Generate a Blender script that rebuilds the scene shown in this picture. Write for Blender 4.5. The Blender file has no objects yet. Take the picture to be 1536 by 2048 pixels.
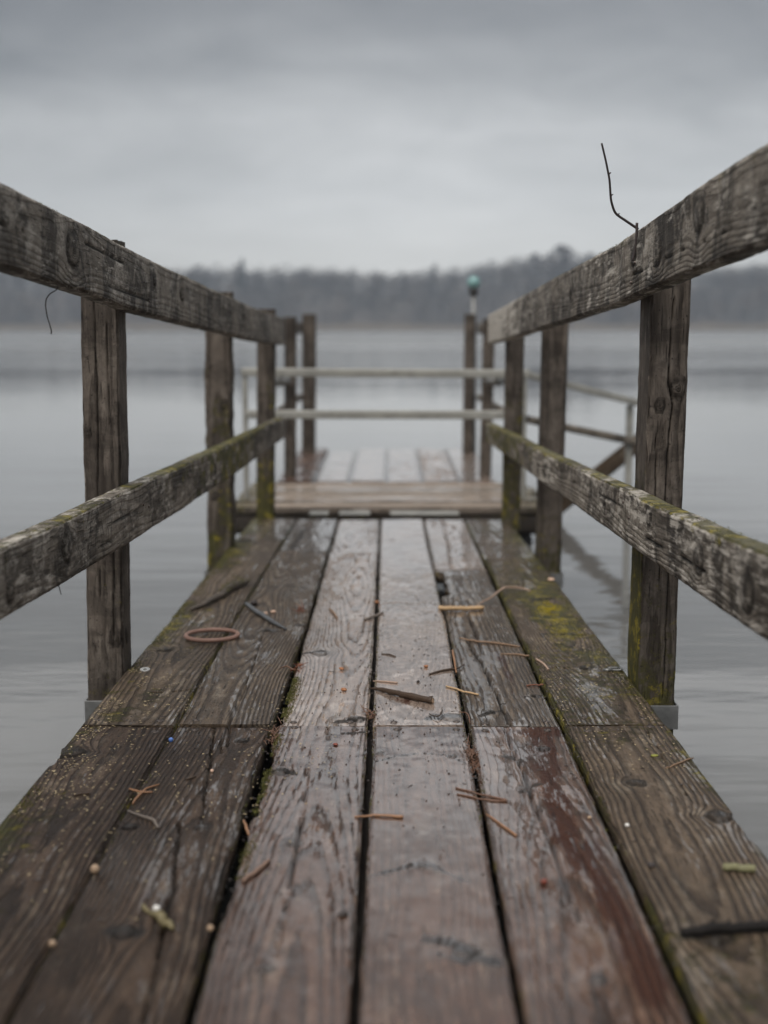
import bpy, math, random
import numpy as np
from mathutils import Vector
from mathutils.bvhtree import BVHTree
random.seed(7); RNG=np.random.default_rng(11)
SC=bpy.context.scene; COL=SC.collection
R=math.radians
SLOPE=.01864                      # the walkway falls gently towards the lake
WATER=-.30
# ------------------------------------------------------------------ helpers
def tag(o,label=None,cat=None,group=None,kind=None):
    if label: o['label']=label
    if cat: o['category']=cat
    if group: o['group']=group
    if kind: o['kind']=kind
    return o
def empty(name,loc,label,cat,group=None):
    o=bpy.data.objects.new(name,None); COL.objects.link(o); o.location=loc; o.empty_display_size=.1
    return tag(o,label,cat,group)
def link(name,me,mat=None,parent=None):
    o=bpy.data.objects.new(name,me); COL.objects.link(o)
    if mat: me.materials.append(mat)
    if parent:
        o.parent=parent
        o.location=tuple(-c for c in world_loc(parent))
    return o
def world_loc(o):
    v=Vector(o.location)
    while o.parent: o=o.parent; v+=Vector(o.location)
    return v
def mesh_np(name,V,loops,starts,totals,smooth=True):
    me=bpy.data.meshes.new(name)
    V=np.asarray(V,np.float32); loops=np.asarray(loops,np.int32)
    me.vertices.add(len(V)); me.vertices.foreach_set('co',V.ravel())
    me.loops.add(len(loops)); me.loops.foreach_set('vertex_index',loops)
    me.polygons.add(len(starts)); me.polygons.foreach_set('loop_start',np.asarray(starts,np.int32))
    try: me.polygons.foreach_set('loop_total',np.asarray(totals,np.int32))
    except Exception: pass
    sm=np.ones(len(starts),bool) if smooth is True else np.asarray(smooth,bool) if smooth is not False else np.zeros(len(starts),bool)
    me.polygons.foreach_set('use_smooth',sm)
    me.update(calc_edges=True); me.validate()
    return me
def mesh_py(name,V,F,smooth=True):
    loops=[i for f in F for i in f]; tot=[len(f) for f in F]; st=np.concatenate([[0],np.cumsum(tot)[:-1]])
    return mesh_np(name,V,loops,st,tot,smooth)
def attr(me,name,arr,typ='FLOAT'):
    a=me.attributes.new(name,typ,'POINT')
    a.data.foreach_set('value' if typ=='FLOAT' else 'vector',np.asarray(arr,np.float32).ravel())
# ------------------------------------------------------------------ numpy value noise
def _h(i,j,k,s):
    n=(i*73856093)^(j*19349663)^(k*83492791)^(s*2654435761)
    n&=0xffffffff; n=((n^(n>>15))*739982445)&0xffffffff; n=((n^(n>>12))*695872825)&0xffffffff; n^=n>>15
    return (n&0xffffff)/16777215.
def vn(x,y=0.,z=0.,s=0):
    x,y,z=np.broadcast_arrays(*[np.asarray(q,float) for q in (x,y,z)])
    i=np.floor(x).astype(np.int64);j=np.floor(y).astype(np.int64);k=np.floor(z).astype(np.int64)
    a=x-i;b=y-j;c=z-k
    a=a*a*(3-2*a);b=b*b*(3-2*b);c=c*c*(3-2*c); r=0
    for di in (0,1):
        wa=a if di else 1-a
        for dj in (0,1):
            wb=b if dj else 1-b
            for dk in (0,1):
                wc=c if dk else 1-c
                r=r+wa*wb*wc*_h(i+di,j+dj,k+dk,s)
    return r
def fbm(x,y=0.,z=0.,s=0,o=4):
    r=0.;a=.5;t=0.
    for q in range(o):
        r=r+a*vn(np.asarray(x)*2**q,np.asarray(y)*2**q,np.asarray(z)*2**q,s+q*17); t+=a; a*=.5
    return r/t
def sst(x,a,b):
    t=np.clip((x-a)/(b-a),0,1); return t*t*(3-2*t)
# ------------------------------------------------------------------ node helpers
class NT:
    def __init__(s,name):
        s.m=bpy.data.materials.new(name); s.m.use_nodes=True; s.t=s.m.node_tree; s.t.nodes.clear()
        s.out=s.t.nodes.new('ShaderNodeOutputMaterial')
    def n(s,typ,**kw):
        q=s.t.nodes.new(typ)
        for k,v in kw.items(): setattr(q,k,v)
        return q
    def put(s,sock,v):
        if isinstance(v,bpy.types.NodeSocket): s.t.links.new(v,sock)
        elif v is not None:
            if sock.type=='RGBA' and len(v)==3: v=(*v,1)
            sock.default_value=v
    def ma(s,op,a,b=None,c=None,clamp=False):
        q=s.n('ShaderNodeMath',operation=op,use_clamp=clamp)
        for i,v in enumerate((a,b,c)):
            if v is not None: s.put(q.inputs[i],v)
        return q.outputs[0]
    def vmul(s,v,k):
        q=s.n('ShaderNodeVectorMath',operation='MULTIPLY'); s.put(q.inputs[0],v); q.inputs[1].default_value=k; return q.outputs[0]
    def noise(s,vec,scale,detail=2,rough=.5,dist=0.,out='Fac'):
        q=s.n('ShaderNodeTexNoise'); s.put(q.inputs['Vector'],vec); q.inputs['Scale'].default_value=scale
        q.inputs['Detail'].default_value=detail; q.inputs['Roughness'].default_value=rough; q.inputs['Distortion'].default_value=dist
        return q.outputs[out]
    def ss(s,v,a,b,lo=0.,hi=1.):
        q=s.n('ShaderNodeMapRange',interpolation_type='SMOOTHSTEP'); s.put(q.inputs['Value'],v)
        q.inputs['From Min'].default_value=a;q.inputs['From Max'].default_value=b;q.inputs['To Min'].default_value=lo;q.inputs['To Max'].default_value=hi
        return q.outputs[0]
    def mix(s,f,a,b,blend='MIX'):
        q=s.n('ShaderNodeMix',data_type='RGBA',blend_type=blend); s.put(q.inputs[0],f); s.put(q.inputs[6],a); s.put(q.inputs[7],b); return q.outputs[2]
    def mul(s,c,k):       # colour times scalar socket
        q=s.n('ShaderNodeVectorMath',operation='SCALE'); s.put(q.inputs[0],c); s.put(q.inputs[3],k); return q.outputs[0]
    def at(s,name,out='Fac'):
        q=s.n('ShaderNodeAttribute',attribute_name=name); return q.outputs[out]
    def bump(s,h,strength=1.,dist=.001,normal=None):
        q=s.n('ShaderNodeBump'); s.put(q.inputs['Height'],h); s.put(q.inputs['Strength'],strength); q.inputs['Distance'].default_value=dist
        if normal is not None: s.put(q.inputs['Normal'],normal)
        return q.outputs[0]
    def bsdf(s,**kw):
        q=s.n('ShaderNodeBsdfPrincipled')
        for k,v in kw.items(): s.put(q.inputs[k.replace('_',' ')],v)
        s.t.links.new(q.outputs[0],s.out.inputs[0]); return q
def simple(name,col,rough=.6,metal=0.,var=.35,scale=60.,bump=.3,dist=.001,spec=.5,coat=0.):
    t=NT(name); tc=t.n('ShaderNodeTexCoord').outputs['Object']
    n=t.noise(tc,scale,5,.6); n2=t.noise(tc,scale*.17,3,.5)
    k=t.ma('ADD',t.ma('MULTIPLY',n,var*1.3),t.ma('MULTIPLY',n2,var*.9)); k=t.ma('ADD',k,1-var*1.1)
    t.bsdf(Base_Color=t.mul(col,k),Roughness=t.ss(n,.2,.8,max(.02,rough-.12),min(1,rough+.12)),Metallic=metal,
           Specular_IOR_Level=spec,Coat_Weight=coat,Coat_Roughness=.08,Normal=t.bump(n,bump,dist))
    return t.m
# ------------------------------------------------------------------ weathered wood
def wood(name,early,late,pale,redc=(.09,.03,.016),mossc=((.060,.058,.016),(.26,.215,.025)),film=True,saw=0.,pale_amt=.4,ringw=1.,dark=(.03,.026,.023),blot=.5,knotc=(.035,.032,.03),rough=.68):
    t=NT(name); wc=t.at('wc','Vector'); ring=t.at('ring')
    moss_a=t.at('moss'); wet_a=t.at('wet'); red_a=t.at('red'); pale_a=t.at('pale'); kn=t.at('knot'); ck=t.at('crack')
    long_=t.vmul(wc,(1,.03,1)); mid=t.vmul(wc,(1,.12,1)); lo=t.vmul(wc,(1,.4,1))
    fib=t.noise(long_,700,2,.6); fib2=t.noise(mid,150,3,.6); bl=t.noise(lo,8,4,.6); bl2=t.noise(lo,40,5,.65); fine=t.noise(wc,330,4,.65); pit=t.noise(t.vmul(wc,(1,.5,1)),170,2,.5)
    rr=t.ma('ADD',ring,t.ma('MULTIPLY',fib2,.45)); fr=t.ma('FRACT',rr)
    lat=t.ma('SUBTRACT',t.ss(fr,.35,.82),t.ss(fr,.86,1.))
    # far away wood needs no ring detail loss control: rings are physical size
    latv=t.ma('MULTIPLY',t.ma('MULTIPLY',lat,t.ss(bl2,.25,.7,.35,1.)),t.ss(wet_a,.75,1.05,1.,.3))
    col=t.mix(t.ma('MULTIPLY',latv,ringw),early,late)
    col=t.mul(col,t.ma('ADD',t.ma('MULTIPLY',fib,.55),.72))
    col=t.mul(col,t.ma('ADD',t.ma('MULTIPLY',bl2,.5),.75))
    # pale bleached patches and dark stains
    pm=t.ss(t.ma('ADD',t.ma('MULTIPLY',bl2,.5),t.ma('MULTIPLY',t.noise(mid,25,5,.7),.5)),.50,.66)
    pm=t.ma('MULTIPLY',pm,t.ma('SUBTRACT',1.,t.ma('MULTIPLY',lat,.55)))
    col=t.mix(t.ma('MULTIPLY',pm,pale_amt),col,pale)
    dm=t.ss(t.ma('ADD',t.ma('MULTIPLY',bl,.6),t.ma('MULTIPLY',fib2,.4)),.56,.42)
    col=t.mix(t.ma('MULTIPLY',dm,blot),col,dark)
    if saw:
        sw=t.n('ShaderNodeTexNoise'); t.put(sw.inputs['Vector'],t.vmul(wc,(.35,1.,.35))); sw.inputs['Scale'].default_value=75; sw.inputs['Detail'].default_value=4; sw.inputs['Roughness'].default_value=.7
        sd=t.ss(sw.outputs[0],.42,.30); col=t.mix(t.ma('MULTIPLY',sd,saw*.35),col,dark)
        band=t.noise(t.vmul(wc,(.6,1,.6)),9,6,.72,.6); col=t.mix(t.ma('MULTIPLY',t.ss(band,.50,.42),saw),col,dark)
        pb=t.ma('MULTIPLY',t.ss(t.noise(t.vmul(wc,(.9,.8,.9)),9,6,.75,.6),.50,.60),t.ss(t.noise(t.vmul(wc,(1,.5,1)),95,5,.75),.40,.60))
        col=t.mix(t.ma('MULTIPLY',pb,saw*.6),col,pale)
    px_=t.ss(t.ma('ADD',pale_a,t.ma('ADD',t.ma('MULTIPLY',t.ma('SUBTRACT',t.noise(mid,60,6,.72),.5),1.6),t.ma('MULTIPLY',t.ma('SUBTRACT',bl2,.5),1.2))),.42,.68)
    col=t.mix(t.ma('MULTIPLY',px_,.8),col,pale)
    rm=t.ss(t.ma('ADD',red_a,t.ma('MULTIPLY',t.ma('SUBTRACT',t.noise(mid,38,5,.7),.5),1.6)),.45,.62)
    col=t.mix(t.ma('MULTIPLY',rm,.85),col,redc)
    mo=t.ss(t.ma('ADD',moss_a,t.ma('MULTIPLY',t.ma('SUBTRACT',t.ma('ADD',t.ma('MULTIPLY',fine,.45),t.ma('MULTIPLY',t.noise(wc,42,4,.6),.55)),.5),2.2)),.34,.66)
    mcol=t.mix(t.ss(t.noise(wc,26,3,.6),.50,.68),mossc[0],mossc[1])
    mcol=t.mul(mcol,t.ma('ADD',fine,.5))
    col=t.mix(t.ma('MULTIPLY',mo,.85),col,mcol)
    col=t.mix(t.ma('MULTIPLY',kn,.92),col,t.mul(knotc,t.ma('ADD',t.ma('MULTIPLY',bl2,1.6),.3)))
    # fine checks along the grain
    chk=t.ss(t.noise(t.vmul(wc,(1,.045,1)),300,2,.55),.36,.29); col=t.mix(t.ma('MULTIPLY',chk,.75),col,dark)
    # dark specks of dirt
    sp=t.ss(t.noise(t.vmul(wc,(1,.7,1)),190,2,.5),.66,.70); col=t.mix(t.ma('MULTIPLY',sp,.7),col,(.012,.01,.009))
    col=t.mix(ck,col,(.006,.005,.004))
    dry=t.ma('SUBTRACT',1.,t.ma('MAXIMUM',ck,t.ma('MULTIPLY',mo,.8)))
    h=t.ma('ADD',t.ma('MULTIPLY',lat,.8*ringw),t.ma('MULTIPLY',fib,.4)); h=t.ma('ADD',h,t.ma('MULTIPLY',bl2,.5)); h=t.ma('ADD',h,t.ma('MULTIPLY',fine,t.ma('ADD',.15,t.ma('MULTIPLY',mo,.9))))
    h=t.ma('ADD',h,t.ma('MULTIPLY',pit,.35)); h=t.ma('SUBTRACT',h,t.ma('MULTIPLY',chk,.8))
    if saw: h=t.ma('ADD',h,t.ma('MULTIPLY',sw.outputs[0],.25))
    if film:
        wv=t.ma('ADD',wet_a,t.ma('MULTIPLY',t.ma('SUBTRACT',t.noise(mid,55,6,.72),.5),1.3)); wv=t.ma('ADD',wv,t.ma('MULTIPLY',t.ma('SUBTRACT',bl,.5),.7))
        wv=t.ma('SUBTRACT',wv,t.ma('MULTIPLY',lat,.20*ringw)); wv=t.ma('ADD',wv,t.ma('MULTIPLY',t.ma('SUBTRACT',t.noise(t.vmul(wc,(1,.09,1)),210,4,.65),.5),1.0))
        wet=t.ma('MULTIPLY',t.ss(wv,.44,.56),dry)
        col=t.mul(col,t.ma('SUBTRACT',1.,t.ma('MULTIPLY',wet,.25)))
        n=t.bump(h,t.ma('SUBTRACT',1.,t.ma('MULTIPLY',wet,.6)),.006)
        fl=t.noise(lo,22,2,.5); cn=t.bump(t.ma('ADD',t.ma('MULTIPLY',fl,1.),t.ma('MULTIPLY',lat,.16)),.4,.0022)
        damp=t.ss(wet_a,0.,1.,.56,.36)
        b=t.bsdf(Base_Color=col,Roughness=t.ma('SUBTRACT',damp,t.ma('MULTIPLY',wet,.1)),Specular_IOR_Level=t.ss(wet_a,.3,.9,.16,.30),Normal=n,Coat_Weight=wet,Coat_Roughness=.06,Coat_IOR=1.52,Coat_Normal=cn)
    else:
        n=t.bump(h,.9,.003)
        b=t.bsdf(Base_Color=col,Roughness=rough,Specular_IOR_Level=.18,Normal=n)
    return t.m
# ------------------------------------------------------------------ a length of sawn timber
def timber(name,S,O,A,B,W,H,parent,mat,seed,res=(.004,.008),r=.004,pith=(.01,-.09),spacing=.007,knots=(),cracks=(),notches=(),fn=None,wob=.002,coarse=False,drift=.05,endrag=.0,vert=False,wav=.014):
    """S stations (m along); O centres; A,B unit axes across / up; W,H sizes. knots: (face,s,a,R); cracks on the top: (pts[(a,s)],w)
    notches: (side,s0,s1,depth). Faces: 0 top(+B) 1 right(+A) 2 bottom 3 left."""
    S=np.asarray(S,float);ns=len(S); W=np.broadcast_to(W,ns).astype(float);H=np.broadcast_to(H,ns).astype(float)
    w,h=W.mean(),H.mean()
    def lin(a,b,d): return np.linspace(a,b,max(2,int(abs(b-a)/d)+1))
    q=r*.3
    pts=[];face=[]
    def side(P0,P1,d,f):
        n=len(lin(0,math.dist(P0,P1),d))
        for k in range(n):
            t=k/(n-1); pts.append((P0[0]+(P1[0]-P0[0])*t,P0[1]+(P1[1]-P0[1])*t)); face.append(f)
    def corner(p): pts.append(p); face.append(4)
    a,b=w/2,h/2; d0,d1=res[0],res[0]*(1 if not coarse else 3)
    side((-a+r,b),(a-r,b),d0,0); corner((a-q,b-q)); side((a,b-r),(a,-b+r),d1,1); corner((a-q,-b+q))
    side((a-r,-b),(-a+r,-b),d1*2 if not coarse else .05,2); corner((-a+q,-b+q)); side((-a,-b+r),(-a,b-r),d1,3); corner((-a+q,b-q))
    pts=np.array(pts);face=np.array(face);m=len(pts)
    la=pts[:,0][None]*(W/w)[:,None]; lb=pts[:,1][None]*(H/h)[:,None]; ss=np.broadcast_to(S[:,None],(ns,m)); fc=np.broadcast_to(face[None],(ns,m))
    off=seed*3.7
    # shape: warp, edge wear, notches
    wear=(fc==4)*r*(1.8*fbm(ss*22,la*9+off,lb*9,seed,4)**1.5+.2*vn(ss*140,off,lb*50,seed+3))
    edge=(np.abs(la)>W[:,None]/2-r*1.6)
    a2=la-np.sign(la)*wear; b2=lb-np.sign(lb)*wear*.8
    jag=(fbm(ss*16,la*0+off,lb*6,seed+5,5)-.5)*wob*2.2
    a2=a2+np.where(edge,jag*np.sign(la)*1.0,0)
    b2=b2+(fbm(ss*4,la*11+off,0,seed+9,4)-.5)*wob*1.6+(fbm(ss*30,la*60+off,lb*9,seed+11,2)-.5)*wob*.5
    for sd,s0,s1,dp in notches:
        k=sst(ss,s0,s0+.012)*(1-sst(ss,s1-.03,s1))*(.45+.9*fbm(ss*40,off,lb*30,seed+21,3))*dp
        t=sd*la-(W[:,None]/2-k); a2=np.where((t>0),a2-sd*np.maximum(t,0),a2); b2=np.where((t>0)&(lb>0),b2-np.minimum(t*.8,.006),b2)
    # growth rings, deflected round knots
    dr=(fbm(ss*1.1,off,0,seed+31,3)-.5)*drift; ax=la+(fbm(ss*3,la*6+off,lb*6,seed+33,3)-.5)*wav+dr; bx=lb+(fbm(ss*.8,off+5,0,seed+35,2)-.5)*drift*1.6+(fbm(ss*3,la*6,lb*6+off,seed+37,3)-.5)*(wav if wav<.01 else 0)
    kn=np.zeros((ns,m)); inner=np.zeros((ns,m)); rk=np.zeros((ns,m)); rough_k=0
    for f,sk,ak,Rk in knots:
        on=(fc==f)|((fc==4)); u=la if f in (0,2) else lb
        ds=(ss-sk)/1.25; da=u-ak; an=np.arctan2(da,ds); wv=1+.5*(fbm(np.cos(an)*1.3+seed,np.sin(an)*1.3+sk*7,0,seed,3)-.5); d2=(ds*ds+da*da)*wv**2+1e-9; d=np.sqrt(d2)
        disp=np.where(on,da*(-np.minimum(Rk*Rk*1.5/np.maximum(d2,Rk*Rk),1)*.95)*np.exp(-d2/(Rk*5)**2),0)
        if f in (0,2): ax=ax+disp
        else: bx=bx+disp
        ins=on*(1-sst(d,Rk*.75,Rk*1.02)); kn=np.maximum(kn,ins*np.where(f==0 and not vert,.6+.4*(d<Rk*.4),.22+.65*(d<Rk*.32)))
        kn=np.maximum(kn,on*np.exp(-((d-Rk)/(Rk*.16))**2)*.9)
        inner=np.maximum(inner,ins); rk=np.where(ins>.02,d/.0045+.4*vn(np.arctan2(da,ds)*3,0,0,seed),rk)
        bump=ins*.0018-on*np.exp(-((d-Rk)/(Rk*.14))**2)*.0016+on*np.exp(-d2/(Rk*2.2)**2)*.0015
        if f==0: b2=b2+bump
        elif f==1: a2=a2+bump
        elif f==3: a2=a2-bump
    ring=np.hypot(ax-pith[0],bx-pith[1])/spacing
    ring=ring*(1-inner)+rk*inner
    # splits
    ck=np.zeros((ns,m))
    for cr_ in cracks:
        poly,cw=cr_[:2]; cf=cr_[2] if len(cr_)>2 else 0; cu=(la if cf in(0,2) else lb)+(fbm(ss*13,off,0,seed+43,3)-.5)*min(.007,cw*2.2)
        dm=np.full((ns,m),9.); tt=np.zeros((ns,m)); P=np.array(poly); L=0; seg=np.hypot(*(P[1:]-P[:-1]).T); tot=seg.sum()
        for (p,qv,sl) in zip(P[:-1],P[1:],seg):
            dx,dy=qv-p; t=np.clip(((cu-p[0])*dx+(ss-p[1])*dy)/max(dx*dx+dy*dy,1e-9),0,1)
            dd=np.hypot(cu-p[0]-t*dx,ss-p[1]-t*dy); kk=dd<dm; dm=np.where(kk,dd,dm); tt=np.where(kk,(L+t*sl)/tot,tt); L+=sl
        hw=.62*cw/2*(np.sin(np.pi*np.clip(tt,.06,.94))**.5*.6+.4)*(.55+.9*vn(ss*60,off,0,seed+41))
        k=(1-sst(dm,hw*.7,hw*1.15+.0006))*((fc==cf)|((fc==4)&(cf==0))); ck=np.maximum(ck,k)
        if cf==0: b2=b2-k*min(.014,h*.4)-(1-sst(dm,hw,hw+.006))*(fc==0)*.0012
        elif cf==1: a2=a2-k*.006
        elif cf==3: a2=a2+k*.006
    O=np.asarray(O,float);A=np.broadcast_to(np.asarray(A,float),(ns,3));B=np.broadcast_to(np.asarray(B,float),(ns,3))
    wa=(fbm(S*1.3,off,0,seed+51,2)-.5)*wob*3; wb=(fbm(S*1.3,off,9,seed+53,2)-.5)*wob*2
    V=O[:,None,:]+(a2+wa[:,None])[...,None]*A[:,None,:]+(b2+wb[:,None])[...,None]*B[:,None,:]
    if endrag:
        T=(O[-1]-O[0])/np.linalg.norm(O[-1]-O[0])
        V[0]-=T*((fbm(la[0]*40,lb[0]*40,off,seed,3)-.5)*endrag)[:,None]; V[-1]+=T*((fbm(la[0]*40,lb[0]*40,off+3,seed,3)-.5)*endrag)[:,None]
    idx=np.arange(ns*m).reshape(ns,m); nx=np.roll(idx,-1,1)
    Q=np.stack([idx[:-1],idx[1:],nx[1:],nx[:-1]],-1).reshape(-1,4)
    nv=ns*m; caps=[list(range(nv,nv+m)),list(range(nv+2*m-1,nv+m-1,-1))]
    loops=np.concatenate([Q.ravel(),caps[0],caps[1]]); nq=len(Q)
    starts=np.concatenate([np.arange(nq)*4,[nq*4,nq*4+m]]); tot=np.concatenate([np.full(nq,4),[m,m]])
    cat=lambda x: np.concatenate([x.reshape(nv,*x.shape[2:]),x[0],x[-1]])
    Vf=cat(V); me=mesh_np(name,Vf,loops,starts,tot,np.concatenate([np.ones(nq,bool),[False,False]]))
    F=dict(moss=np.zeros((ns,m)),wet=np.zeros((ns,m)),red=np.zeros((ns,m)),pale=np.zeros((ns,m)))
    if fn: F.update({k:np.broadcast_to(np.asarray(v,float),(ns,m)) for k,v in fn(V,la,lb,ss,fc).items()})
    if 'stain' in F: kn=np.maximum(kn,F.pop('stain'))
    for k,v in (('ring',ring),('knot',kn),('crack',ck)): attr(me,k,cat(v))
    for k,v in F.items(): attr(me,k,cat(v))
    attr(me,'wc',cat(np.stack([la+off,ss+off*1.3,lb+off*.7],-1)),'FLOAT_VECTOR')
    o=link(name,me,mat,parent)
    return o,(Vf,Q)
def tube(V,F,pts,rad,n=7,cap=True,flat=1.,jit=0.,rng=None):
    """adds a tapered tube along pts to V,F"""
    P=[Vector(p) for p in pts]; base=len(V); prev=None
    for i,p in enumerate(P):
        t=(P[min(i+1,len(P)-1)]-P[max(i-1,0)]).normalized()
        if prev is None:
            up=Vector((0,0,1)) if abs(t.z)<.9 else Vector((1,0,0)); a=t.cross(up).normalized()
        else: a=(prev-t*prev.dot(t)).normalized()
        prev=a; b=a.cross(t)
        rr=rad[i] if hasattr(rad,'__len__') else rad
        for k in range(n):
            an=2*math.pi*k/n; q=rr*(1+(random.uniform(-jit,jit) if jit else 0)); V.append(tuple(p+a*math.cos(an)*q+b*math.sin(an)*q*flat))
    for i in range(len(P)-1):
        for k in range(n):
            F.append((base+i*n+k,base+i*n+(k+1)%n,base+(i+1)*n+(k+1)%n,base+(i+1)*n+k))
    if cap: F.append(tuple(base+k for k in range(n-1,-1,-1))); F.append(tuple(base+(len(P)-1)*n+k for k in range(n)))
def box(V,F,c,s,rot=None):
    b=len(V)
    for x in (-1,1):
        for y in (-1,1):
            for z in (-1,1):
                p=Vector((x*s[0]/2,y*s[1]/2,z*s[2]/2))
                if rot: p.rotate(rot)
                V.append(tuple(p+Vector(c)))
    for f in ((0,1,3,2),(4,6,7,5),(0,4,5,1),(2,3,7,6),(0,2,6,4),(1,5,7,3)): F.append(tuple(b+i for i in f))
def bevel(o,w=.003,seg=2):
    m=o.modifiers.new('edge','BEVEL'); m.width=w; m.segments=seg; m.limit_method='ANGLE'; return o
def resample(pts,n):
    P=np.array(pts,float); d=np.concatenate([[0],np.cumsum(np.linalg.norm(P[1:]-P[:-1],axis=1))]); t=np.linspace(0,d[-1],n)
    # smooth through the points
    out=np.stack([np.interp(t,d,P[:,k]) for k in range(P.shape[1])],1)
    for _ in range(2): out[1:-1]=(out[:-2]+2*out[1:-1]+out[2:])/4
    return out,t/d[-1]
DENOISE=True
EXPO=1.2; SUN=1.15; HAZE=.00062; WAVE=1.0; CLOUD_OFF=(3.1,1.7,0)
SKYRAMP=[(0.,.262),(1.,.95),(.055,.268),(.13,.25),(.18,.170),(.215,.135),(.27,.42),(.34,.25),(.42,.12),(.60,.20)]  # unseen bright band above the view, dimmer higher up, added to shape deck reflections
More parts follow.
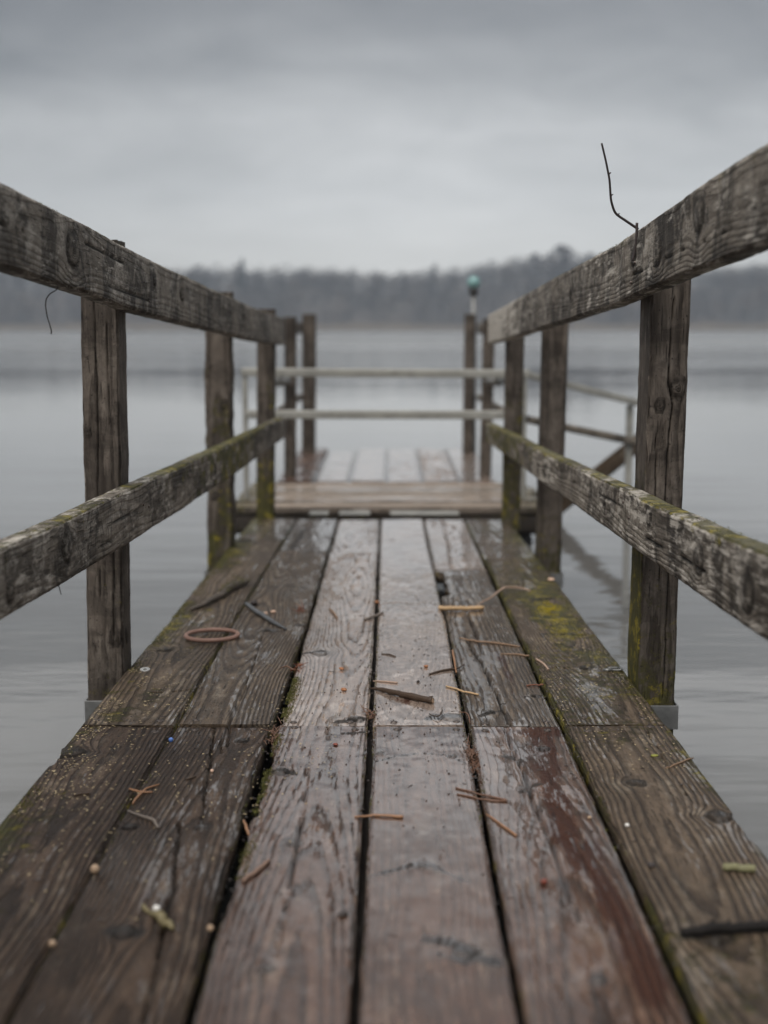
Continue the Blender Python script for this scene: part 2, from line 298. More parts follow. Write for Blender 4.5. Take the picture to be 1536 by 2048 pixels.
TWIGS=[
('stick', 'broken dark stick with pale splintered end on the glossy middle plank', 'stick', 'bark', [(-0.042, 3.0333), (-0.0196, 3.0056), (0.0241, 2.9605), (0.0613, 2.9254), (0.0917, 2.8996)], [0.00162, 0.00537, 0.00687, 0.00731, 0.00673], 0),
('stick', 'flat tan piece of reed stem lying across the split plank', 'reed stem', 'straw', [(0.1438, 3.9921), (0.2066, 4.0003), (0.2755, 4.0086)], [0.00642, 0.00643, 0.00644], 0),
('twig', 'long thin brown twig crossing the long split in the plank', 'twig', 'twig', [(0.185, 3.5963), (0.2358, 3.5516), (0.2856, 3.5266), (0.3336, 3.4896)], [0.00231, 0.00279, 0.00277, 0.00199], 0),
('twig', 'thin curved twig ending at the gap of the mossy right plank', 'twig', 'twig', [(0.2798, 3.4056), (0.3129, 3.3999), (0.3453, 3.3769)], [0.00146, 0.00219, 0.00241], 0),
('twig', 'short pinkish twig lying on the inner edge of the mossy right plank', 'twig', 'straw_pink', [(0.3567, 3.3204), (0.3683, 3.271), (0.3748, 3.2127)], [0.00261, 0.0028, 0.00252], 0),
('straw', 'short tan straw just right of the dark stick, across a plank gap', 'straw', 'straw', [(0.1274, 3.048), (0.1623, 3.0109), (0.1959, 2.9836)], [0.00196, 0.00237, 0.00234], 0),
('straw', 'straight thin straw just behind the thick dark stick', 'straw', 'straw_pink', [(-0.0362, 3.105), (-0.0089, 3.0953), (0.0194, 3.0858)], [0.00133, 0.00199, 0.00198], 0),
('twig', 'dark knobbly thorn twig with a forked tip beside the plank gap', 'twig', 'bark', [(0.0918, 3.1703), (0.1219, 3.2013), (0.1533, 3.2223), (0.1688, 3.2488), (0.1812, 3.2812)], [0.00181, 0.00252, 0.00299, 0.00186, 0.00141], 0),
('pine_needle', 'orange needle standing in the gap beside the thorn twig', 'pine needle', 'needle', [(0.1557, 3.3533), (0.157, 3.2756), (0.158, 3.1962)], [0.0024, 0.00234, 0.0016], 0),
('twig', 'short rusty twig on the right half of the split plank', 'twig', 'rust_twig', [(0.3095, 3.0725), (0.3296, 3.0821), (0.3482, 3.0774)], [0.00176, 0.00176, 0.00176], 0),
('twig', 'tiny dark curved twig near the middle of the glossy plank', 'twig', 'bark', [(-0.0184, 3.387), (0.0002, 3.3813), (0.0161, 3.3584)], [0.00121, 0.00193, 0.00144], 0),
('pine_needle', 'upper needle of a brown pair in the wet foreground gap', 'pine needle', 'needle_dark', [(0.1139, 2.3114), (0.1457, 2.2869), (0.1729, 2.2655), (0.1957, 2.2472)], [0.00132, 0.00147, 0.00146, 0.00209], 0),
('pine_needle', 'lower needle of a brown pair in the wet foreground gap', 'pine needle', 'needle_dark', [(0.1149, 2.2787), (0.1481, 2.2575), (0.1762, 2.2419), (0.1963, 2.2445)], [0.0013, 0.00145, 0.00144, 0.0016], 0),
('straw', 'reddish straw slanting over the edge of the reddish foreground plank', 'straw', 'needle', [(0.1569, 2.1784), (0.1757, 2.1301), (0.196, 2.0749)], [0.0014, 0.00167, 0.00193], 0),
('straw', 'forked orange straw across the foreground gap beside the widest plank', 'straw', 'needle', [(-0.0551, 2.1629), (-0.0303, 2.1678), (-0.0022, 2.1655), (0.0226, 2.1583)], [0.00154, 0.00201, 0.00232, 0.00247], 0),
('mossy_stick', 'dark curved stick tipped with moss on the mossy left plank', 'stick', 'bark_moss', [(-0.5734, 3.9813), (-0.5498, 4.0541), (-0.5243, 4.1467), (-0.5019, 4.2797), (-0.4771, 4.3827), (-0.4569, 4.4509)], [0.00498, 0.00724, 0.00889, 0.01146, 0.01252, 0.00636], 0),
('strap', 'grey curved strip of rubber on the second plank', 'rubber strip', 'rubber', [(-0.42, 4.0546), (-0.3938, 3.9662), (-0.3622, 3.889), (-0.3211, 3.7858), (-0.2772, 3.6947)], [0.00579, 0.00708, 0.00694, 0.00608, 0.00264], 0),
('twig', 'curved grey twig with a hooked end on the dark second plank', 'twig', 'twig_grey', [(-0.4271, 2.1986), (-0.3961, 2.1664), (-0.3744, 2.1471), (-0.363, 2.1163)], [0.00157, 0.00232, 0.00307, 0.00227], 0),
('pine_needle', 'left leaning orange needle of the star of needles in the left gap', 'pine needle', 'needle', [(-0.4453, 2.3148), (-0.4313, 2.3038), (-0.4179, 2.2957), (-0.4022, 2.2984)], [0.00165, 0.00197, 0.00197, 0.00131], 0),
('pine_needle', 'long orange needle of the star pointing down into the left gap', 'pine needle', 'needle', [(-0.398, 2.3403), (-0.4166, 2.3177), (-0.4226, 2.274), (-0.4251, 2.237)], [0.00117, 0.00182, 0.00244, 0.0016], 0),
('straw', 'small orange straw standing at the bitten edge of the widest foreground plank', 'straw', 'needle', [(-0.2322, 2.1525), (-0.2246, 2.1169), (-0.2168, 2.0778)], [0.00154, 0.00257, 0.00148], 0),
('twig', 'pinkish brown twig on the left side of the widest foreground plank', 'twig', 'twig_pink', [(-0.2057, 1.8827), (-0.1912, 1.9151), (-0.1751, 1.9606)], [0.00303, 0.00342, 0.0028], 0),
('stick', 'short pale green stick lying on the right foreground plank', 'stick', 'green_stick', [(0.4808, 1.9312), (0.5029, 1.9274), (0.525, 1.9216)], [0.00552, 0.00585, 0.00583], 0),
('stick', 'thick black wet stick reaching in from the right over the nearest planks', 'stick', 'black_stick', [(0.3713, 1.6939), (0.3961, 1.697), (0.4365, 1.7064), (0.4876, 1.716), (0.5306, 1.7224)], [0.00544, 0.00727, 0.0067, 0.00674, 0.00677], 0),
('twig', 'dark straight twig poking over the edge of the right foreground plank', 'twig', 'twig', [(0.4957, 2.4288), (0.5256, 2.4566), (0.5591, 2.4945)], [0.00139, 0.00175, 0.00143], 0),
('twig', 'small grey twig across the gap right of the pale third plank', 'twig', 'twig_grey', [(-0.0684, 3.8452), (-0.0437, 3.8827), (-0.017, 3.9287)], [0.00343, 0.00416, 0.00281], 0),
('twig', 'short brown twig standing on the pale third plank', 'twig', 'twig', [(-0.1732, 4.0068), (-0.1591, 3.9436), (-0.146, 3.8598)], [0.00286, 0.00366, 0.00276], 0),
('grass_blade', 'curved pinkish grass stalk arching over the right plank gap', 'grass stalk', 'straw_pink', [(0.2577, 4.0738), (0.3115, 4.1414), (0.3478, 4.2379), (0.3802, 4.2924), (0.4178, 4.311), (0.4425, 4.2926)], [0.00145, 0.00207, 0.00303, 0.00368, 0.00339, 0.00245], 3),
('leaf_stalk', 'brown curled stalk hanging over the second plank gap', 'leaf stalk', 'needle_dark', [(-0.257, 3.2259), (-0.2386, 3.2155), (-0.2229, 3.2103)], [0.00115, 0.00184, 0.00183], 1),
('twig', 'small dark twig on the mossy left foreground plank', 'twig', 'bark', [(-0.5333, 2.2789), (-0.5215, 2.2871), (-0.5069, 2.2899)], [0.00122, 0.00196, 0.00164], 0),
('twig', 'dark splinter on the second plank just below the blue berry', 'twig', 'bark', [(-0.3567, 2.3662), (-0.3479, 2.3721), (-0.3408, 2.3838)], [0.00118, 0.00169, 0.00136], 0),
('tendril', 'black curling tendril on the knot of the glossy plank', 'tendril', 'bark', [(0.0827, 2.8083), (0.09, 2.7765), (0.1018, 2.7648), (0.1095, 2.8084), (0.1114, 2.8575)], [0.001, 0.00119, 0.00148, 0.0012, 0.00082], 1),
('tendril', 'brown curling tendril beside the gap near the plank joint', 'tendril', 'needle_dark', [(0.1454, 2.8247), (0.1572, 2.8126), (0.1636, 2.7807), (0.1641, 2.7533)], [0.00091, 0.00121, 0.00139, 0.00098], 1),
]
BLOBS=[
('berry', 'small blue berry lodged in the gap beside the left plank', 'berry', 'blue', (-0.4192, 2.6112), 0.00466, 1),
('seed', 'round tan seed in the left foreground gap, larger of the two', 'seed', 'tan', (-0.4227, 1.9278), 0.00689, 1),
('seed', 'small tan seed low in the left foreground gap', 'seed', 'tan', (-0.4255, 1.6833), 0.00481, 1),
('seed', 'yellowish seed beside moss in the second foreground gap', 'seed', 'tan', (-0.2307, 1.7243), 0.00431, 1),
('seed', 'pale pinkish seed in the split of the second plank', 'seed', 'pinkish', (-0.3154, 2.4136), 0.0031, 1),
('pebble', 'white round pebble beside the olive seed pod', 'pebble', 'white', (-0.3116, 1.7913), 0.00512, 0.8),
('pebble', 'tiny white crumb on the mossy right foreground plank', 'crumb', 'white', (0.3745, 2.1191), 0.00378, 0.8),
('seed', 'tiny tan seed on the reddish foreground plank', 'seed', 'tan', (0.3213, 2.1594), 0.00324, 0.8),
('berry', 'small red berry on the wet foreground plank', 'berry', 'red', (0.218, 1.8824), 0.00538, 0.8),
('bark_chip', 'orange bark chip beside the gap on the pale third plank', 'bark chip', 'chip', (-0.0994, 3.0191), 0.00593, 0.6),
('bark_chip', 'small orange bark chip behind the other on the pale third plank', 'bark chip', 'chip', (-0.1119, 3.2265), 0.00519, 0.6),
('bark_chip', 'orange crumb of bark on the glossy middle plank', 'bark chip', 'chip', (0.088, 3.2485), 0.00464, 0.7),
('bark_chip', 'pale wood chip beside the rubber strip, nearer the third plank', 'wood chip', 'pinkish', (-0.3312, 3.9429), 0.00704, 0.6),
('bark_chip', 'pale wood chip just right of the end of the rubber strip', 'wood chip', 'pinkish', (-0.3528, 3.9273), 0.00561, 0.6),
('bark_chip', 'orange crumb of bark in the gap behind the small grey twig', 'bark chip', 'chip', (-0.0358, 4.123), 0.00663, 0.6),
('bark_chip', 'dark brown crumb of bark on the widest foreground plank', 'bark chip', 'dark', (-0.0606, 1.767), 0.00568, 0.5),
('leaf_scrap', 'dark wet leaf scrap beside the head of the rubber strip', 'leaf scrap', 'dark', (-0.3987, 4.0629), 0.01016, 0.8),
('leaf_scrap', 'pale flake on the outer edge of the far mossy right plank', 'leaf scrap', 'pinkish', (0.5303, 4.5148), 0.00967, 0.5),
('bark_chip', 'black crumb on the right foreground plank', 'bark crumb', 'dark', (0.3809, 1.9466), 0.00556, 0.5),
('bark_chip', 'reddish brown scrap on the pale third plank by the joint', 'bark chip', 'rusty', (-0.1015, 2.5813), 0.00461, 0.5),
('bark_chip', 'small dark crumb on the glossy plank near the dark stick', 'bark crumb', 'dark', (0.0659, 3.0956), 0.00332, 0.8),
('leaf_scrap', 'bright yellow green scrap by the edge of the right plank', 'leaf scrap', 'lime', (0.4907, 2.5071), 0.00537, 0.4),
]
CRACKS={
(2, 5):[([(0.214, 4.6491), (0.2168, 4.4934), (0.2245, 4.0903), (0.2275, 3.9066), (0.2303, 3.7174), (0.2338, 3.5201), (0.2371, 3.4172)], 0.006), ([(0.1977, 3.6897), (0.2092, 3.5388), (0.221, 3.3592), (0.2304, 3.1965), (0.2368, 3.0484), (0.239, 2.9348), (0.2411, 2.8292), (0.2444, 2.723)], 0.01)],
(3, 5):[([(0.2422, 6.2214), (0.243, 6.1277), (0.2339, 5.3945), (0.2233, 4.9337), (0.2174, 4.6491)], 0.007)],
(1, 5):[([(0.2346, 2.7382), (0.2341, 2.7079), (0.2287, 2.5859), (0.2404, 2.4097), (0.2396, 2.2291), (0.2504, 2.0397), (0.248, 1.8423), (0.2545, 1.7405)], 0.0045)],
(1, 2):[([(-0.3509, 2.7359), (-0.3473, 2.6907), (-0.3282, 2.5007), (-0.3104, 2.2798), (-0.2969, 2.1402)], 0.0075), ([(-0.3314, 2.1473), (-0.3178, 1.9949), (-0.3019, 1.8675), (-0.2919, 1.6991), (-0.2806, 1.5573), (-0.2753, 1.4765)], 0.008), ([(-0.3207, 2.7361), (-0.3145, 2.6724), (-0.3065, 2.577)], 0.005), ([(-0.3242, 2.6542), (-0.3197, 2.5838), (-0.3109, 2.5334)], 0.004)],
(1, 3):[([(-0.1483, 2.4233), (-0.1413, 2.1056), (-0.1382, 1.8231), (-0.1398, 1.6329)], 0.0028), ([(-0.1229, 2.7216), (-0.1184, 2.6194)], 0.003)],
(2, 2):[([(-0.336, 3.6008), (-0.3266, 3.2738), (-0.3204, 2.9327), (-0.32, 2.7208)], 0.0035)],
(2, 6):[([(0.4591, 3.6302), (0.5044, 3.6238), (0.5497, 3.6174)], 0.006), ([(0.3725, 3.2443), (0.3932, 3.239), (0.4368, 3.2286)], 0.004)],
(2, 1):[([(-0.5255, 2.999), (-0.4822, 3.0038), (-0.4408, 3.0224)], 0.004)],
(2, 4):[([(-0.0236, 4.0893), (0.0106, 4.1147), (0.0774, 4.0897), (0.1255, 4.1067)], 0.004)],
(1, 6):[([(0.5105, 2.7127), (0.5064, 2.4879), (0.5, 2.2829)], 0.003)],
}
KNOTS={
(1, 1):[((-0.5991, 2.5389), 0.03)],
(1, 2):[((-0.2814, 2.6187), 0.013), ((-0.2939, 2.1236), 0.011), ((-0.3404, 1.7191), 0.016), ((-0.4067, 2.1232), 0.012)],
(1, 3):[((-0.1461, 2.0382), 0.013), ((-0.1465, 1.6034), 0.009), ((-0.1937, 2.4081), 0.016)],
(1, 4):[((0.0979, 1.6555), 0.017), ((0.0488, 1.9454), 0.008), ((-0.0165, 2.5181), 0.008), ((0.1174, 2.5024), 0.009)],
(1, 5):[((0.2892, 2.5557), 0.013), ((0.2342, 2.3091), 0.011), ((0.2512, 1.5791), 0.01)],
(1, 6):[((0.4288, 2.3434), 0.017), ((0.532, 2.1675), 0.022), ((0.4145, 1.6941), 0.02)],
(2, 3):[((-0.1716, 3.4097), 0.024), ((-0.0672, 2.7798), 0.018)],
(2, 4):[((0.1301, 2.7845), 0.026)],
(2, 2):[((-0.3264, 3.6876), 0.014), ((-0.2462, 3.7576), 0.012)],
(2, 5):[((0.2085, 2.8372), 0.012), ((0.3212, 2.9796), 0.01), ((0.382, 3.7459), 0.014)],
(2, 6):[((0.4723, 4.1679), 0.02), ((0.4635, 3.234), 0.014)],
(2, 1):[((-0.5632, 3.4437), 0.02), ((-0.4962, 4.4409), 0.02)],
(3, 3):[((-0.1455, 5.1591), 0.02)],
(3, 4):[((0.0141, 5.5412), 0.012)],
(3, 2):[((-0.3176, 4.422), 0.018)],
}
SCREWS=[(-0.5942, 2.7582), (-0.4644, 2.7587), (-0.3913, 2.759), (-0.2703, 2.7555), (-0.1933, 2.7558), (-0.0787, 2.7524), (0.0103, 2.7489), (0.1366, 2.7494), (0.1939, 2.7457), (0.3197, 2.7617), (0.3985, 2.7816), (0.5166, 2.7742), (-0.577, 2.6899), (-0.4625, 2.6866), (-0.385, 2.698), (-0.2702, 2.7022), (-0.1877, 2.7025), (-0.0671, 2.6918), (0.0161, 2.6958), (0.134, 2.6963), (0.19, 2.6891), (0.3136, 2.6896), (0.3917, 2.6825), (0.5198, 2.709)]
STAINS={
(1, 4):[([(-0.0325, 2.4606), (-0.0025, 2.4891), (0.0206, 2.515), (0.0485, 2.5216)], 0.006), ([(0.0672, 2.525), (0.0993, 2.5121), (0.1384, 2.4644)], 0.006), ([(-0.0254, 1.9118), (0.0089, 1.9353), (0.0492, 1.9614)], 0.007), ([(0.0566, 1.9635), (0.0773, 1.9317), (0.1108, 1.8876)], 0.008), ([(0.0523, 1.6927), (0.0771, 1.6776), (0.101, 1.6555), (0.1269, 1.6268)], 0.016), ([(0.0634, 1.6481), (0.0933, 1.6267), (0.1125, 1.641)], 0.01)],
(2, 4):[([(0.0839, 2.7804), (0.1257, 2.8004), (0.1599, 2.7689)], 0.018), ([(-0.019, 4.0562), (0.0328, 4.0812), (0.1067, 4.0732)], 0.006)],
(1, 3):[([(-0.2204, 2.408), (-0.1944, 2.4171), (-0.1708, 2.3992)], 0.01), ([(-0.086, 2.6624), (-0.0422, 2.6808)], 0.012)],
(2, 3):[([(-0.104, 2.7523), (-0.0438, 2.7839)], 0.012), ([(-0.2149, 3.4037), (-0.16, 3.4274)], 0.01)],
(1, 2):[([(-0.3565, 1.7191), (-0.3281, 1.7223)], 0.02)],
(1, 1):[([(-0.6183, 2.5093), (-0.5973, 2.5389), (-0.5713, 2.549)], 0.012)],
(1, 5):[([(0.2151, 2.5125), (0.2359, 2.4869)], 0.012), ([(0.2269, 2.2954), (0.2568, 2.3371)], 0.009)],
(2, 5):[([(0.1879, 2.8087), (0.2323, 2.8497)], 0.01), ([(0.2963, 2.9705), (0.3418, 2.9887)], 0.006), ([(0.2814, 3.7315), (0.3177, 3.7598)], 0.006)],
(2, 6):[([(0.4252, 4.1505), (0.5046, 4.1854)], 0.014), ([(0.4069, 3.6366), (0.4948, 3.6503)], 0.008)],
(3, 4):[([(-0.016, 5.5411), (0.0443, 5.5718)], 0.01)],
(2, 2):[([(-0.4032, 4.3926), (-0.3256, 4.422), (-0.2671, 4.3836)], 0.01), ([(-0.3113, 3.6673), (-0.2794, 3.6878)], 0.006)],
(3, 2):[([(-0.3665, 5.252), (-0.3553, 5.86)], 0.02)],
}
RING=(-0.4638, 3.5938)
WASHER=(-0.5738, 3.2142)
CLIP=[(0.5001, 3.2027), (0.5404, 3.2133)]
POD=[(-0.3321, 1.8049), (-0.3251, 1.7878), (-0.3142, 1.7744), (-0.2982, 1.7579), (-0.2797, 1.7273)]
NEEDLES=[(-0.038, 2.8078), (0.1533, 2.4866), (-0.2577, 3.9825), (-0.2203, 3.2419), (-0.2226, 2.6546)]
VINE=[(0.4259, 2.93, 1.106), (0.4368, 2.93, 1.0741), (0.4478, 2.93, 1.0372), (0.4537, 2.93, 0.9971), (0.4645, 2.93, 0.9719), (0.4863, 2.93, 0.9598), (0.5092, 2.93, 0.9467), (0.5165, 2.93, 0.9427)]
VINE2=[(0.508, 2.93, 0.9528), (0.5076, 2.93, 0.9286), (0.5052, 2.93, 0.8982), (0.5006, 2.93, 0.8759)]
WIRE=[(-0.5906, 2.53, 0.8135), (-0.5943, 2.53, 0.8064), (-0.6062, 2.53, 0.8003), (-0.6136, 2.53, 0.7905), (-0.6149, 2.53, 0.7781), (-0.6128, 2.53, 0.7604), (-0.6087, 2.53, 0.7462), (-0.6055, 2.53, 0.7338), (-0.6048, 2.53, 0.7293), (-0.6075, 2.53, 0.7284)]
WIRE2=[(-0.6007, 2.5, 0.2784), (-0.5982, 2.5, 0.2711), (-0.5958, 2.5, 0.2591)]
# ------------------------------------------------------------------ camera, light, air
cd=bpy.data.cameras.new('camera'); cam=bpy.data.objects.new('camera',cd); COL.objects.link(cam); SC.camera=cam
cam.location=(0,0,.74); cam.rotation_euler=(R(90)-.13103,0,.00363)
cd.sensor_fit='VERTICAL'; cd.sensor_height=36; cd.sensor_width=27; cd.lens=49.22; cd.clip_start=.05; cd.clip_end=4000
cd.dof.use_dof=True; cd.dof.focus_distance=2.86; cd.dof.aperture_fstop=2.45
SC.view_settings.view_transform='Standard'; SC.view_settings.look='None'; SC.view_settings.exposure=EXPO; SC.view_settings.gamma=1
SC.cycles.use_denoising=DENOISE
try: SC.cycles.denoiser='OPENIMAGEDENOISE'
except Exception: pass
SC.cycles.max_bounces=8; SC.cycles.volume_bounces=0; SC.cycles.caustics_reflective=False; SC.cycles.caustics_refractive=False
SC.cycles.sample_clamp_indirect=4
EL,AZ=R(52),R(205)
sd=bpy.data.lights.new('sun','SUN'); so=bpy.data.objects.new('sun',sd); COL.objects.link(so)
sd.energy=SUN; sd.angle=R(40); sd.color=(1,.93,.85); so.location=(0,-4,8)
dirv=Vector((math.sin(AZ)*math.cos(EL),math.cos(AZ)*math.cos(EL),math.sin(EL))); so.rotation_euler=(-dirv).to_track_quat('-Z','Y').to_euler()
w=bpy.data.worlds.new('World'); SC.world=w; w.use_nodes=True; nt=w.node_tree; nt.nodes.clear()
def wn(t,**k):
    q=nt.nodes.new(t)
    for a,b in k.items(): setattr(q,a,b)
    return q
def wl(a,b): nt.links.new(a,b)
wo=wn('ShaderNodeOutputWorld'); bg=wn('ShaderNodeBackground'); bg.inputs['Strength'].default_value=.1; wl(bg.outputs[0],wo.inputs[0])
sky=wn('ShaderNodeTexSky'); sky.sky_type='NISHITA'; sky.sun_disc=False; sky.sun_elevation=EL; sky.sun_rotation=AZ
tc=wn('ShaderNodeTexCoord'); sep=wn('ShaderNodeSeparateXYZ'); wl(tc.outputs['Generated'],sep.inputs[0])
# cloud deck: project the direction on a flat layer so that clouds flatten towards the horizon
def wm(op,a,b=None,clamp=False):
    q=wn('ShaderNodeMath',operation=op,use_clamp=clamp)
    for i,v in enumerate((a,b)):
        if v is None: continue
        if isinstance(v,bpy.types.NodeSocket): wl(v,q.inputs[i])
        else: q.inputs[i].default_value=v
    return q.outputs[0]
zc=wm('MAXIMUM',sep.outputs[2],0.0); den=wm('ADD',zc,.22)
comb=wn('ShaderNodeCombineXYZ'); wl(wm('DIVIDE',sep.outputs[0],den),comb.inputs[0]); wl(wm('DIVIDE',sep.outputs[1],den),comb.inputs[1])
def wnoise(scale,detail,rough,off,dist=0.):
    m=wn('ShaderNodeMapping'); wl(comb.outputs[0],m.inputs[0]); m.inputs['Location'].default_value=off
    q=wn('ShaderNodeTexNoise'); wl(m.outputs[0],q.inputs['Vector']); q.inputs['Scale'].default_value=scale; q.inputs['Detail'].default_value=detail; q.inputs['Roughness'].default_value=rough; q.inputs['Distortion'].default_value=dist
    return q.outputs['Fac']
n1=wnoise(.9,4,.5,CLOUD_OFF,.6); n2=wnoise(2.6,5,.55,(1,7,2),.6); n3=wnoise(8,4,.55,(4,1,2))
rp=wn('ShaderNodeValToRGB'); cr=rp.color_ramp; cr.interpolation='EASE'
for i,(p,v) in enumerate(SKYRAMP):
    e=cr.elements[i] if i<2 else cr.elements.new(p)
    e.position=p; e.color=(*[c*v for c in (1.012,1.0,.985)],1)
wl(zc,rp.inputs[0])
cl=wm('ADD',wm('MULTIPLY',n1,.50),wm('MULTIPLY',n2,.34)); cl=wm('ADD',cl,wm('MULTIPLY',n3,.10))   # about .47
amp=wm('MULTIPLY',wm('SUBTRACT',cl,.47),wm('MULTIPLY',wm('MINIMUM',wm('MULTIPLY',zc,7.),1.),2.1))
# thinner cloud ahead over the lake: a broad soft bright patch
ax_w=wm('DIVIDE',wm('SUBTRACT',sep.outputs[0],.02),.21); glow=wm('POWER',2.718,wm('MULTIPLY',wm('MULTIPLY',ax_w,ax_w),-1.))
glow=wm('MULTIPLY',glow,wm('GREATER_THAN',sep.outputs[1],0.))
fac=wm('MULTIPLY',wm('MAXIMUM',wm('ADD',amp,1.0),.35),wm('ADD',.76,wm('MULTIPLY',glow,.32)))
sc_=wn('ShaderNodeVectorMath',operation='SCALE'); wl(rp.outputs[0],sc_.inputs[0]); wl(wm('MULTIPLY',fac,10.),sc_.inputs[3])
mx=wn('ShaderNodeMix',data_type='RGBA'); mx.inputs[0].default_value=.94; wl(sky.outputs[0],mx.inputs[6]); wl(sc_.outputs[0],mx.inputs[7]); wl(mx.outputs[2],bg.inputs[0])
# ------------------------------------------------------------------ materials
M={}
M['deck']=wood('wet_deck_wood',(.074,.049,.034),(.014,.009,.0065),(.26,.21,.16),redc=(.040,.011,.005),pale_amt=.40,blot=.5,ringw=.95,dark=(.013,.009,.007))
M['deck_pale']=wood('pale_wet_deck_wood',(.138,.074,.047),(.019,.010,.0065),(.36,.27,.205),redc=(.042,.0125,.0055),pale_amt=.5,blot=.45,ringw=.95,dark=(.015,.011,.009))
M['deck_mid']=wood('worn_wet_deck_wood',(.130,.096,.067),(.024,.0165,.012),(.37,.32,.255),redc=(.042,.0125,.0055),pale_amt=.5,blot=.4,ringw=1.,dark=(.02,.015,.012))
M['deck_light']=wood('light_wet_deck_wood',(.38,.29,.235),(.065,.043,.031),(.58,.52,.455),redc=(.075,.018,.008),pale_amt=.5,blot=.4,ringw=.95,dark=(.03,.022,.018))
M['deck_far']=wood('pink_grey_deck_wood',(.42,.34,.27),(.18,.138,.105),(.56,.49,.41),pale_amt=.5,blot=.35,ringw=.7)
M['rail']=wood('grey_rail_timber',(.205,.180,.150),(.085,.071,.058),(.54,.505,.45),film=False,saw=.74,pale_amt=.65,blot=.66,ringw=.7,dark=(.016,.013,.011),knotc=(.022,.018,.015))
M['post']=wood('brown_post_timber',(.115,.097,.082),(.034,.027,.022),(.25,.22,.19),film=False,saw=.35,pale_amt=.4,blot=.5,ringw=.95,dark=(.012,.010,.009),knotc=(.022,.018,.015))
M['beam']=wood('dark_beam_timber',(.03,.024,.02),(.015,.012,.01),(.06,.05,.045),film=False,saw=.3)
M['galv']=simple('galvanised_steel',(.19,.195,.195),.5,.7,.9,45,.4)
M['pipe']=simple('weathered_pipe',(.27,.27,.25),.55,.35,.8,22,.3)
M['screw']=simple('dark_screw_steel',(.11,.09,.08),.32,.8,.5,300,.2)
M['bark']=simple('dark_wet_bark',(.055,.036,.024),.5,0,.8,260,.9,.0015,spec=.2,coat=.08)
M['black_stick']=simple('black_wet_bark',(.013,.0115,.011),.6,0,.6,200,.9,.003,spec=.15)
M['bark_moss']=simple('brown_bark',(.07,.055,.042),.6,0,.7,180,.9,.002)
M['twig']=simple('brown_twig',(.20,.125,.075),.5,0,.5,300,.5,.0006)
M['twig_grey']=simple('grey_twig',(.15,.125,.105),.6,0,.5,300,.5,.0006)
M['twig_pink']=simple('pink_brown_twig',(.20,.125,.09),.6,0,.5,250,.5,.0006)
M['rust_twig']=simple('rust_brown_twig',(.17,.06,.03),.5,0,.5,300,.5,.0006)
M['straw']=simple('tan_straw',(.42,.28,.15),.5,0,.35,200,.4,.0006)
M['straw_pink']=simple('pink_tan_straw',(.34,.235,.175),.55,0,.4,200,.4,.0006)
M['needle']=simple('orange_needle',(.27,.14,.07),.5,0,.4,300,.3,.0005)
M['needle_dark']=simple('brown_needle',(.13,.065,.038),.5,0,.4,300,.3,.0005)
M['green_stick']=simple('pale_green_bark',(.17,.165,.085),.7,0,.6,140,.7,.0015)
M['rubber']=simple('grey_wet_rubber',(.075,.08,.085),.42,0,.4,120,.4,.001,coat=.2)
M['ring']=simple('brown_rubber_ring',(.25,.145,.11),.55,0,.25,150,.2,.0006)
M['blue']=simple('blue_berry',(.09,.19,.50),.35,0,.4,400,.2)
M['red']=simple('red_berry',(.15,.035,.02),.4,0,.4,300,.3)
M['tan']=simple('tan_seed',(.38,.27,.18),.5,0,.4,300,.3)
M['pinkish']=simple('pale_wood_chip',(.62,.42,.31),.6,0,.3,300,.4)
M['white']=simple('white_pebble',(.68,.67,.64),.5,0,.2,200,.3)
M['chip']=simple('orange_bark_chip',(.30,.125,.05),.55,0,.5,300,.5)
M['rusty']=simple('rust_bark',(.20,.05,.03),.5,0,.5,300,.5)
M['dark']=simple('dark_bark_crumb',(.03,.022,.02),.5,0,.5,300,.5)
M['lime']=simple('yellow_green_scrap',(.22,.22,.04),.5,0,.4,300,.4)
M['pod']=simple('olive_pod',(.15,.125,.06),.55,0,.5,150,.5)
M['moss']=simple('moss_green',(.075,.075,.014),.9,0,.7,40,.3)
M['lichen']=simple('yellow_lichen',(.36,.29,.025),.9,0,.6,120,.5)
M['scale']=simple('tan_bud_scale',(.42,.335,.20),.6,0,.7,25,.2)
M['vine']=simple('dark_vine',(.035,.026,.025),.6,0,.5,300,.4)
M['wire']=simple('black_wire',(.015,.013,.013),.5,.2,.3,300,.2)
M['teal']=simple('teal_painted_ball',(.17,.31,.31),.4,0,.25,30,.1)
M['blackpaint']=simple('black_socket',(.02,.02,.02),.5,0,.3,30,.1)
# ------------------------------------------------------------------ footbridge
DZ=lambda y:-SLOPE*y
bridge=empty('footbridge',(0,2.72,DZ(2.72)),'weathered timber footbridge with wet mossy planks and two handrails leading out over the lake','footbridge')
EDGEL=lambda y: np.interp(y,[.3,2.15,2.72,6.2],[-.621,-.621,-.619,-.613])
EDGER=lambda y: np.interp(y,[.3,2.7,4.26,6.2],[.557,.556,.545,.535])
GAPX=[([1.48,2.28,2.72,3.77,6.13],[-.429,-.431,-.427,-.433,-.417]),([1.48,2.28,2.72,3.77,6.13],[-.226,-.230,-.230,-.226,-.228]),
      ([1.48,2.28,2.72,3.77,6.13],[-.038,-.038,-.037,-.037,-.040]),([1.48,2.28,2.72,3.77,6.13],[.151,.153,.158,.158,.155]),([1.48,2.28,2.72,3.77,6.13],[.346,.348,.348,.344,.342])]
GAPW={1:[.006,.014,.013,.010,.012],2:[.006,.011,.010,.009,.011],3:[.010,.010,.009,.009,.009]}
J2=[5.55,5.20,5.19,4.66,4.77,5.03]
JG=[.004,.003,.003,.003,.016,.004]
def bnoise(x,y,s,f,o=3): return fbm(x*f,y*f*.5,0,s,o)
